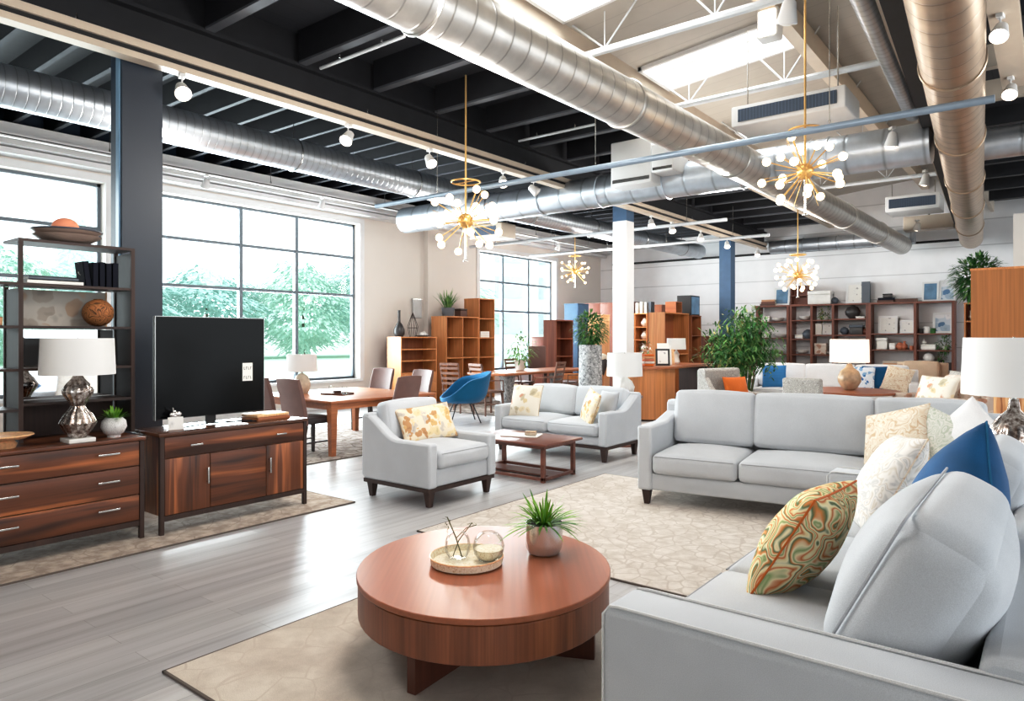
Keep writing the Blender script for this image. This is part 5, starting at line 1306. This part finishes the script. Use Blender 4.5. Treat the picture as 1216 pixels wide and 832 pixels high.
# ------------------------------------------------------------------ display shelves along the back wall
FY = 19.72
def shelf_unit(label, x0, x1, ups, levels, base=0):
    """levels: list of (xa, xb, z)"""
    t = thing('display_shelves', label, 'shelves', ((x0 + x1) / 2, FY, 0)); o = (x0 + x1) / 2; D = .42
    for x in [x0] + ups + [x1]: MB().box(x - o - .03, x - o + .03, 0, D, 0, 2.34).build('upright', M['redwood'], t)
    MB().box(x0 - o - .04, x1 - o + .04, -.01, D, 2.34, 2.38).build('top_board', M['redwoodx'], t)
    for (a, b_, z) in levels: MB().box(a - o + .03, b_ - o - .03, .005, D - .005, z, z + .03).build('shelf', M['redwoodx'], t)
    MB().box(x0 - o + .03, x1 - o - .03, .02, D, .0, .08).build('plinth', M['redwood'], t)
    if base:
        MB().box(x0 - o + .03, x1 - o - .03, .02, D, .08, base).build('carcass', M['redwood'], t)
        n = 2; w_ = (x1 - x0 - .06) / n
        for k in range(n):
            for r in range(2):
                a = x0 - o + .03 + k * w_; z0 = .1 + r * (base - .12) / 2
                d = MB().rbox(a + .01, a + w_ - .01, -.004, .02, z0, z0 + (base - .14) / 2, .004).build('drawer', M['redwoodx'], t)
                MB().rbox(a + w_ / 2 - .08, a + w_ / 2 + .08, -.022, -.004, z0 + .12, z0 + .135, .004).build('handle', M['darkmetal'], d)
    return t
shelf_unit('end display shelves half hidden by the bamboo plant', -6.62, -5.78, [], [(-6.62, -5.78, z) for z in (.55, 1.0, 1.45, 1.9)])
shelf_unit('middle display shelves with many small cells on the back wall', -5.70, -3.80, [-5.16, -4.62], [(-5.70, -3.80, .5), (-5.70, -5.16, 1.0), (-5.70, -5.16, 1.42), (-5.70, -5.16, 1.93), (-5.16, -4.62, 1.0), (-5.16, -4.62, 1.53), (-5.16, -4.62, 1.93), (-4.62, -3.80, 1.53), (-4.62, -3.80, 1.95), (-4.62, -3.80, 1.0)])
shelf_unit('display shelves with a dark drawer base beside the narrow bookcase', -3.74, -1.92, [-2.72], [(-3.74, -2.72, 1.56), (-3.74, -2.72, 1.15), (-2.72, -1.92, 1.56), (-2.72, -1.92, 1.15)], .66)
IY = FY + .2
def frame(label, x, z, w_, h_, fm='white', pm='sketch', lean=-10, y=IY, name='picture_frame'):
    t = thing(name, label, 'picture frame', (x, y, z)); a = R(lean)
    m = MB().at((0, 0, 0), (a, 0, 0)); b_ = .12 * w_
    m.box(-w_ / 2, w_ / 2, -.012, .012, 0, b_).box(-w_ / 2, w_ / 2, -.012, .012, h_ - b_, h_).box(-w_ / 2, -w_ / 2 + b_, -.012, .012, b_, h_ - b_).box(w_ / 2 - b_, w_ / 2, -.012, .012, b_, h_ - b_).build('frame', M[fm], t)
    MB().at((0, 0, 0), (a, 0, 0)).box(-w_ / 2 + b_, w_ / 2 - b_, -.004, .01, b_, h_ - b_).build('photo', M[pm], t)
def stack(labels, x, z, n, cols, L_=.34, T=.05, grp=None):
    for k in range(n): book(labels[k], (x + rnd.uniform(-.02, .02), IY, z + k * (T + .001)), L_ - .03 * k, .24, T, cols[k % len(cols)], (0, 0, R(-90)), grp)
def vase(label, x, z, s_, m_, prof=0, name='vase'):
    P = [[(.04, 0), (.1, .07), (.09, .14), (.04, .2), (.03, .24), (.045, .26)], [(.09, 0), (.1, .02), (.1, .2), (.095, .2)], [(.05, 0), (.14, .06), (.16, .1), (.15, .1), (.05, .02), (0, .02)], [(.06, 0), (.13, .08), (.14, .14), (.1, .22), (.04, .25)]][prof]
    t = thing(name, label, 'bowl' if prof == 2 else 'vase', (x, IY, z)); MB().lathe([(a * s_, b_ * s_) for a, b_ in P], n=18).build('body', M[m_], t)
    MB().tube([(P[-1][0] * s_ * math.cos(a), P[-1][0] * s_ * math.sin(a), P[-1][1] * s_) for a in [2 * PI * k / 14 for k in range(14)]], .008, 5, True).build('rim', M[m_], t)
def cbox(label, x, z, w_, h_, d_, m_, lid='ceramic'):
    t = thing('storage_box', label, 'box', (x, IY, z)); MB().rbox(-w_ / 2, w_ / 2, -d_ / 2, d_ / 2, 0, h_ * .72, .015).build('body', M[m_], t); MB().rbox(-w_ / 2 - .008, w_ / 2 + .008, -d_ / 2 - .008, d_ / 2 + .008, h_ * .72, h_, .015).build('lid', M[lid], t)
T2 = 2.381
frame('blue framed photo on top of the end display shelves', -6.0, T2, .42, .5, 'white', 'photob')
stack(['brown book at the bottom of the stack on the end shelves top', 'brown book in the middle of the stack on the end shelves top', 'tan book topmost of the stack on the end shelves top'], -6.35, T2, 3, ['bookbrown', 'redwood', 'booktan'], .42, .055, 'brown books on the end shelves')
t = thing('wooden_crate', 'red-brown open crate on top of the display shelves', 'crate', (-5.5, IY, T2)); MB().box(-.22, .22, -.15, .15, 0, .02).box(-.22, -.2, -.15, .15, .02, .5).box(.2, .22, -.15, .15, .02, .5).box(-.22, .22, .13, .15, .02, .5).box(-.22, .22, -.15, .15, .5, .52).build('case', M['redwood'], t); MB().box(-.2, .2, -.14, .13, .24, .26).build('shelf', M['redwoodx'], t)
cbox('pale domed box on top of the middle display shelves', -4.98, T2, .58, .36, .3, 'ceramic'); vase('small grey knob vase before the pale domed box', -4.62, T2, .7, 'bookgrey', 3)
frame('tall white sketch frame on top of the middle display shelves', -4.12, T2, .46, .56, 'white', 'sketch'); vbook('grey upright album beside the tall white sketch frame', (-3.86, IY, T2), .56, .2, .07, 'bookgrey')
stack(['dark book under the other on the drawer-base shelves top', 'dark book with a black box on it, on the drawer-base shelves top'], -3.36, T2, 2, ['bookbrown', 'bookdark'], .42, .06, 'dark books on the drawer-base shelves'); cbox('tiny black box on the dark books', -3.36, T2 + .125, .2, .1, .14, 'charcoal', 'black')
book('flat brown book lying alone on the drawer-base shelves top', (-2.95, IY, T2), .52, .24, .08, 'bookbrown', (0, 0, R(-90)))
frame('white-framed blue picture on the drawer-base shelves top', -2.42, T2, .36, .5, 'white', 'photob', -12); frame('white-framed photo leaning next to the bushy plant', -2.06, T2, .34, .54, 'white', 'photo', -16)
# end unit contents
for i, z in enumerate((1.93, 1.48, 1.03, .58)):
    vase(['white bowl on the top shelf of the end display shelves', 'white bowl on the second shelf of the end display shelves', 'white bowl on the third shelf of the end display shelves', 'white bowl on the lowest shelf of the end display shelves'][i], -6.1 + .1 * (i % 2), z, 1.1, 'ceramic', 2, 'bowl')
    cbox(['cream box on the top shelf of the end display shelves', 'cream box on the second shelf of the end display shelves', 'cream box on the third shelf of the end display shelves', 'cream box on the lowest shelf of the end display shelves'][i], -6.42, z, .22, .16, .2, 'ceramic')
# middle unit contents
plant('trailing pale green plant on the upper middle shelves', (-4.86, IY, 1.961), .08, .1, 'ceramic', 90, .2, .17, ['leafy', 'leafm'], .1)
vase('white bowl beside the trailing pale green plant', -5.38, 1.961, 1.1, 'ceramic', 2, 'bowl'); vase('grey round vase in the second narrow cell', -5.3, 1.451, 1.0, 'bookgrey', 3); cbox('white box in the second narrow cell', -5.52, 1.451, .2, .12, .2, 'paper', 'paper')
vase('white bowl in the third narrow cell', -5.45, 1.031, 1.1, 'ceramic', 2, 'bowl'); stack(['white book lying in the lowest narrow cell', 'white book topmost in the lowest narrow cell'], -5.43, .531, 2, ['paper'], .36, .06, 'white books in the narrow cell')
frame('white-framed print in the middle cell of the middle shelves', -4.8, 1.561, .26, .32, 'white', 'sketch'); vbook('white upright album beside the white-framed print', (-5.02, IY, 1.561), .3, .16, .06, 'paper')
cbox('square patterned tin in the lower middle cell', -4.96, 1.031, .3, .3, .2, 'dustf', 'dustf'); vase('cream bowl beside the square patterned tin', -4.72, 1.031, .7, 'ceramic', 2, 'bowl')
vase('dark domed pot in the upper wide cell', -4.18, 1.981, 1.35, 'charcoal', 3); cbox('flat pale case beside the dark domed pot', -3.98, 1.981, .22, .06, .2, 'ceramic')
cbox('black ridged box in the second wide cell', -4.08, 1.561, .32, .26, .22, 'charcoal', 'bookgrey'); vase('small dark pot next to the black ridged box', -4.38, 1.561, .8, 'bookgrey', 3); vase('small brown pot at the end of the second wide cell', -3.88, 1.561, .6, 'redwood', 3)
stack(['tan book at the bottom of the wide lower cell', 'white book topmost in the wide lower cell'], -4.25, 1.031, 2, ['booktan', 'paper'], .4, .06, 'books in the wide lower cell')
# drawer-base unit contents
frame('large white-framed sketch on the drawer-base shelves', -3.36, 1.591, .44, .46, 'white', 'sketch'); frame('smaller white-framed sketch beside the large one', -2.92, 1.591, .32, .34, 'white', 'sketch')
frame('white-framed blue-grey photo behind the small jars', -2.16, 1.591, .42, .52, 'white', 'photo', -14); vase('dark small jar in the blue-grey photo cell', -2.62, 1.591, .55, 'charcoal', 1); vase('white small jar in the blue-grey photo cell', -2.48, 1.591, .8, 'ceramic', 1); vase('green-grey small jar nearest the blue-grey photo', -2.36, 1.591, .6, 'leafd', 1)
cbox('stacked white box in the lamp-lit cell', -3.48, 1.181, .24, .3, .2, 'paper', 'ceramic'); cbox('low white box in the lamp-lit cell', -3.24, 1.181, .14, .16, .2, 'ceramic', 'paper')
for i, (x, s_) in enumerate([(-3.08, .7), (-2.98, .8), (-2.82, .45)]): vase(['small terracotta figure in the lamp-lit cell, next to the low white box', 'taller terracotta figure in the lamp-lit cell', 'tiny terracotta pot at the end of the lamp-lit cell'][i], x, 1.181, s_, 'salmon', [3, 0, 1][i])
plant('small leafy plant in the lowest white-box cell', (-2.1, IY, 1.181), .07, .1, 'ceramic', 120, .2, .16, ['leafm', 'leafd'], .1); cbox('long white box beside the small leafy plant', -2.45, 1.181, .32, .14, .2, 'paper', 'paper'); vase('slim glass-like bud vase behind the long white box', -2.55, 1.321, .5, 'ceramic', 0)
stack(['white magazine at the bottom of the pile on the drawer base', 'cream magazine in the middle of the pile on the drawer base', 'tan magazine topmost of the pile on the drawer base'], -2.38, .691, 3, ['paper', 'cream', 'booktan'], .55, .06, 'magazines on the drawer base'); stack(['lower white magazine by the upright', 'upper white magazine by the upright'], -2.62 + .02, .691 + .2, 0, ['paper'])
vase('black jar beside the magazines on the drawer base', -2.0, .691, .9, 'charcoal', 1); vase('pale glass-like jar on the magazines', -2.45, .875, .9, 'ceramic', 3); plant('dark sprig plant on the magazines', (-2.2, IY, .875), .05, .06, 'charcoal', 50, .12, .14, ['leafd'], .08)
cbox('tan box in the lowest cell next to the magazines', -3.2, .691, .5, .2, .24, 'booktan', 'cream')

# ------------------------------------------------------------------ chandeliers
def chandelier(label, loc, rad, rod, narm, group, arm_r=.007, bulb=.034, seed=1, low=.35):
    rg = random.Random(seed)
    t = thing('starburst_chandelier', label, 'chandelier', loc, 0, group)
    MB().tube([(0, 0, 0), (0, 0, rod)], .011 if rad > .3 else .008, 8).build('rod', M['brass'], t)
    MB().ball((0, 0, 0), .085 * rad / .45, 16, 12).build('hub', M['brass'], t)
    MB().tube([(.1 * rad / .45 * 1.6 * math.cos(a), .1 * rad / .45 * 1.6 * math.sin(a), rad * .95) for a in [2 * PI * k / 24 for k in range(24)]], .01, 6, True).tube([(-.16 * rad / .45, 0, rad * .95), (.16 * rad / .45, 0, rad * .95)], .006, 6).build('ring', M['brass'], t)
    MB().lathe([(.012, -.02), (.012, -rad * .95), (.03, -rad * .98), (.03, -rad)], n=10).build('finial', M['pewter'], t)
    spk = MB()
    for k in range(narm):
        v = Vector((rg.gauss(0, 1), rg.gauss(0, 1), rg.gauss(0, .8))).normalized(); spk.tube([v * .05, v * rad * rg.uniform(.55, .95)], [arm_r * .7, arm_r * .35], 5)
    spk.build('spikes', M['brass'], t)
    for k in range(narm):
        z = 1 - 2 * (k + .5) / narm; a = k * 2.39996 + seed
        z = max(-.8, min(.85, z * .95 + rg.uniform(-.08, .08))); q = math.sqrt(1 - z * z)
        Lr = rad * rg.uniform(.72, 1.0); d = Vector((q * math.cos(a), q * math.sin(a), z * .85))
        am = MB().tube([d * .05, d * Lr], [arm_r, arm_r * .8], 6).build('arm', M['brass'], t)
        e = d * (Lr + bulb * .6)
        MB().ball(tuple(e), bulb, 12, 8).build('bulb', M['bulb'], am)
    return t
g = 'starburst chandeliers'
chandelier('large brass starburst chandelier hanging above the pale grey armchair', (-5.35, 5.98, 2.84), .47, 1.68, 20, g, .007, .044, seed=1)
chandelier('large brass starburst chandelier in front of the ceiling air conditioner', (-1.97, 7.30, 3.16), .44, 2.36, 20, g, .007, .042, seed=2)
chandelier('distant brass starburst chandelier by the far window', (-9.8, 15.2, 3.2), .42, 1.6, 22, g, .009, .03, seed=3)
chandelier('glowing chandelier hanging over the far ivory sofa', (-4.08, 14.6, 2.74), .44, 2.55, 34, g, .006, .04, seed=4)

# ------------------------------------------------------------------ outside the windows
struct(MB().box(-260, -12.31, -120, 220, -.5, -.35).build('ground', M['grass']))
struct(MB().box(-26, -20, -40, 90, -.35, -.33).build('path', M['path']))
def tree(label, loc, h, r, mat, kind, group):
    t = thing('tree', label, 'tree', loc, 0, group)
    MB().lathe([(.22, 0), (.15, .6), (.1, h * .6)], n=8).build('trunk', M['bark'], t)
    b = MB()
    n = 6500
    for k in range(n):
        if kind == 'cone':
            z = rnd.random() ** 1.5; rr = r * (1 - z) * (.6 + .4 * rnd.random()); a = rnd.uniform(0, 2 * PI)
            p = (rr * math.cos(a), rr * math.sin(a), .4 + z * (h - .4)); d = (math.cos(a), math.sin(a), -.2)
        else:
            v = Vector((rnd.gauss(0, 1), rnd.gauss(0, 1), rnd.gauss(0, 1))).normalized()
            bump_ = 1 + .18 * math.sin(5 * v.x + 2) * math.cos(4 * v.y) + .12 * math.sin(9 * v.z + 3 * v.y)
            v = v * r * bump_ * (.72 + .28 * rnd.random())
            p = (v.x, v.y, h * .52 + v.z * h * .48 / r); d = (v.x + rnd.uniform(-1, 1), v.y + rnd.uniform(-1, 1), rnd.uniform(-1, 1))
        b.leaf(p, d, rnd.uniform(.4, .8), .34, seg=2)
    b.build('foliage', M[mat], t)
    return t
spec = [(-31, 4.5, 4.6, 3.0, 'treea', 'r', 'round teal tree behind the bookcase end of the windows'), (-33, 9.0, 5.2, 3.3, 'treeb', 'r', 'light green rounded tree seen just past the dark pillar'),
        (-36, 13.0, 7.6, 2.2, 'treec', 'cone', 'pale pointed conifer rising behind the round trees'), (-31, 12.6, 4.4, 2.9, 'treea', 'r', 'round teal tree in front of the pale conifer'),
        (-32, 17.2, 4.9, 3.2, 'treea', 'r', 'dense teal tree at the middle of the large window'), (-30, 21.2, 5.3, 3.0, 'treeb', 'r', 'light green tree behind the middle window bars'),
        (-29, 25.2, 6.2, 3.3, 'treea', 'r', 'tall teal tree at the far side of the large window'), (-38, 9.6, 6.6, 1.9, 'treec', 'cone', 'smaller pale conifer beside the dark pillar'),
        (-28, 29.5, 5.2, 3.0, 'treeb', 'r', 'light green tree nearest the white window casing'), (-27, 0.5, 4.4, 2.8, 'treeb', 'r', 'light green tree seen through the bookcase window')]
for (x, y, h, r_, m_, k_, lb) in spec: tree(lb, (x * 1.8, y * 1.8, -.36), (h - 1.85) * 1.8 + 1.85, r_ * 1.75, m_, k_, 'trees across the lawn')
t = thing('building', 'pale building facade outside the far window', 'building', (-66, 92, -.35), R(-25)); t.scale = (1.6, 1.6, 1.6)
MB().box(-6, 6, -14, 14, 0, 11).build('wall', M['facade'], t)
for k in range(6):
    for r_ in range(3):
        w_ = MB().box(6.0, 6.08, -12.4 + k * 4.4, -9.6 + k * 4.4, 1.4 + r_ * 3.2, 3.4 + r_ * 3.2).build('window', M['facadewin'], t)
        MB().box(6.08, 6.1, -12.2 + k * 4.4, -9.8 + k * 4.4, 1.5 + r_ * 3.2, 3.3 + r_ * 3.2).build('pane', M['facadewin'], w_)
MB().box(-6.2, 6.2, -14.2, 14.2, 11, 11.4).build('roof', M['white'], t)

# ------------------------------------------------------------------ light and camera
wd = bpy.data.worlds.new('World'); SC.world = wd; wd.use_nodes = True
nt = wd.node_tree; nt.nodes.clear()
out = nt.nodes.new('ShaderNodeOutputWorld'); bg = nt.nodes.new('ShaderNodeBackground')
tc = nt.nodes.new('ShaderNodeTexCoord'); sp_ = nt.nodes.new('ShaderNodeSeparateXYZ')
nt.links.new(tc.outputs['Generated'], sp_.inputs[0])
nt.links.new(ramp(nt, sp_.outputs[2], [(0, (.86, .93, .97)), (.25, (.97, .99, 1)), (1, (.9, .96, 1))]), bg.inputs[0])
bg.inputs[1].default_value = 2.3
nt.links.new(bg.outputs[0], out.inputs[0])
def area(name, loc, size, power, rot=(0, 0, 0), col=(1, 1, 1)):
    l = bpy.data.lights.new(name, 'AREA'); l.shape = 'RECTANGLE'; l.size, l.size_y = size; l.energy = power; l.color = col
    o = bpy.data.objects.new(name, l); COL.objects.link(o); o.location = loc; o.rotation_euler = rot; return o
for i, (x0, x1, y0, y1) in enumerate(SKY):
    area('skylight_sun', ((x0 + x1) / 2, (y0 + y1) / 2, 6.3), (2.2, 1.2), 150, (0, 0, 0), (1, .98, .95))
for i, (a, b_, z0, z1) in enumerate(WIN):
    area('window_daylight', (WX - .6, (a + b_) / 2, 2.4), (3.2, b_ - a), (400, 1150, 900)[i], (0, R(-90), 0), (.9, .96, 1))
for (x, y, p) in ((-2.2, 2.5, 80), (-3.8, .5, 40), (-4.0, 4.5, 60), (-8, 4, 60), (-8.5, 9, 90), (-4.2, 11, 85), (-8.5, 15, 120), (-4.5, 16, 70), (1, 7.5, 40)):  # fill lights added to brighten the room, no fixtures at these spots
    l = bpy.data.lights.new('fill_light', 'POINT'); l.energy = p * 1.7; l.shadow_soft_size = .35; l.color = (1, .955, .91)
    o = bpy.data.objects.new('fill_light', l); COL.objects.link(o); o.location = (x, y, 3.3)
cam = bpy.data.cameras.new('camera'); co = bpy.data.objects.new('camera', cam); COL.objects.link(co)
co.location = (0, 0, 1.5); co.rotation_euler = (R(90), 0, R(38))
cam.sensor_fit = 'HORIZONTAL'; cam.sensor_width = 36; cam.lens = 824 / 1216 * 36; cam.shift_y = -16 / 1216
cam.clip_start = .05; cam.clip_end = 300
SC.camera = co
SC.view_settings.view_transform = 'Standard'; SC.view_settings.look = 'None'
SC.view_settings.exposure = 0.05
vs = SC.view_settings; vs.use_curve_mapping = True
cv = vs.curve_mapping.curves[3]
cv.points.new(.2, .165); cv.points.new(.7, .74); vs.curve_mapping.update()
SC.cycles.use_denoising = True
SC.cycles.max_bounces = 6; SC.cycles.transparent_max_bounces = 12; SC.cycles.sample_clamp_indirect = 6
SC.cycles.caustics_reflective = False; SC.cycles.caustics_refractive = False
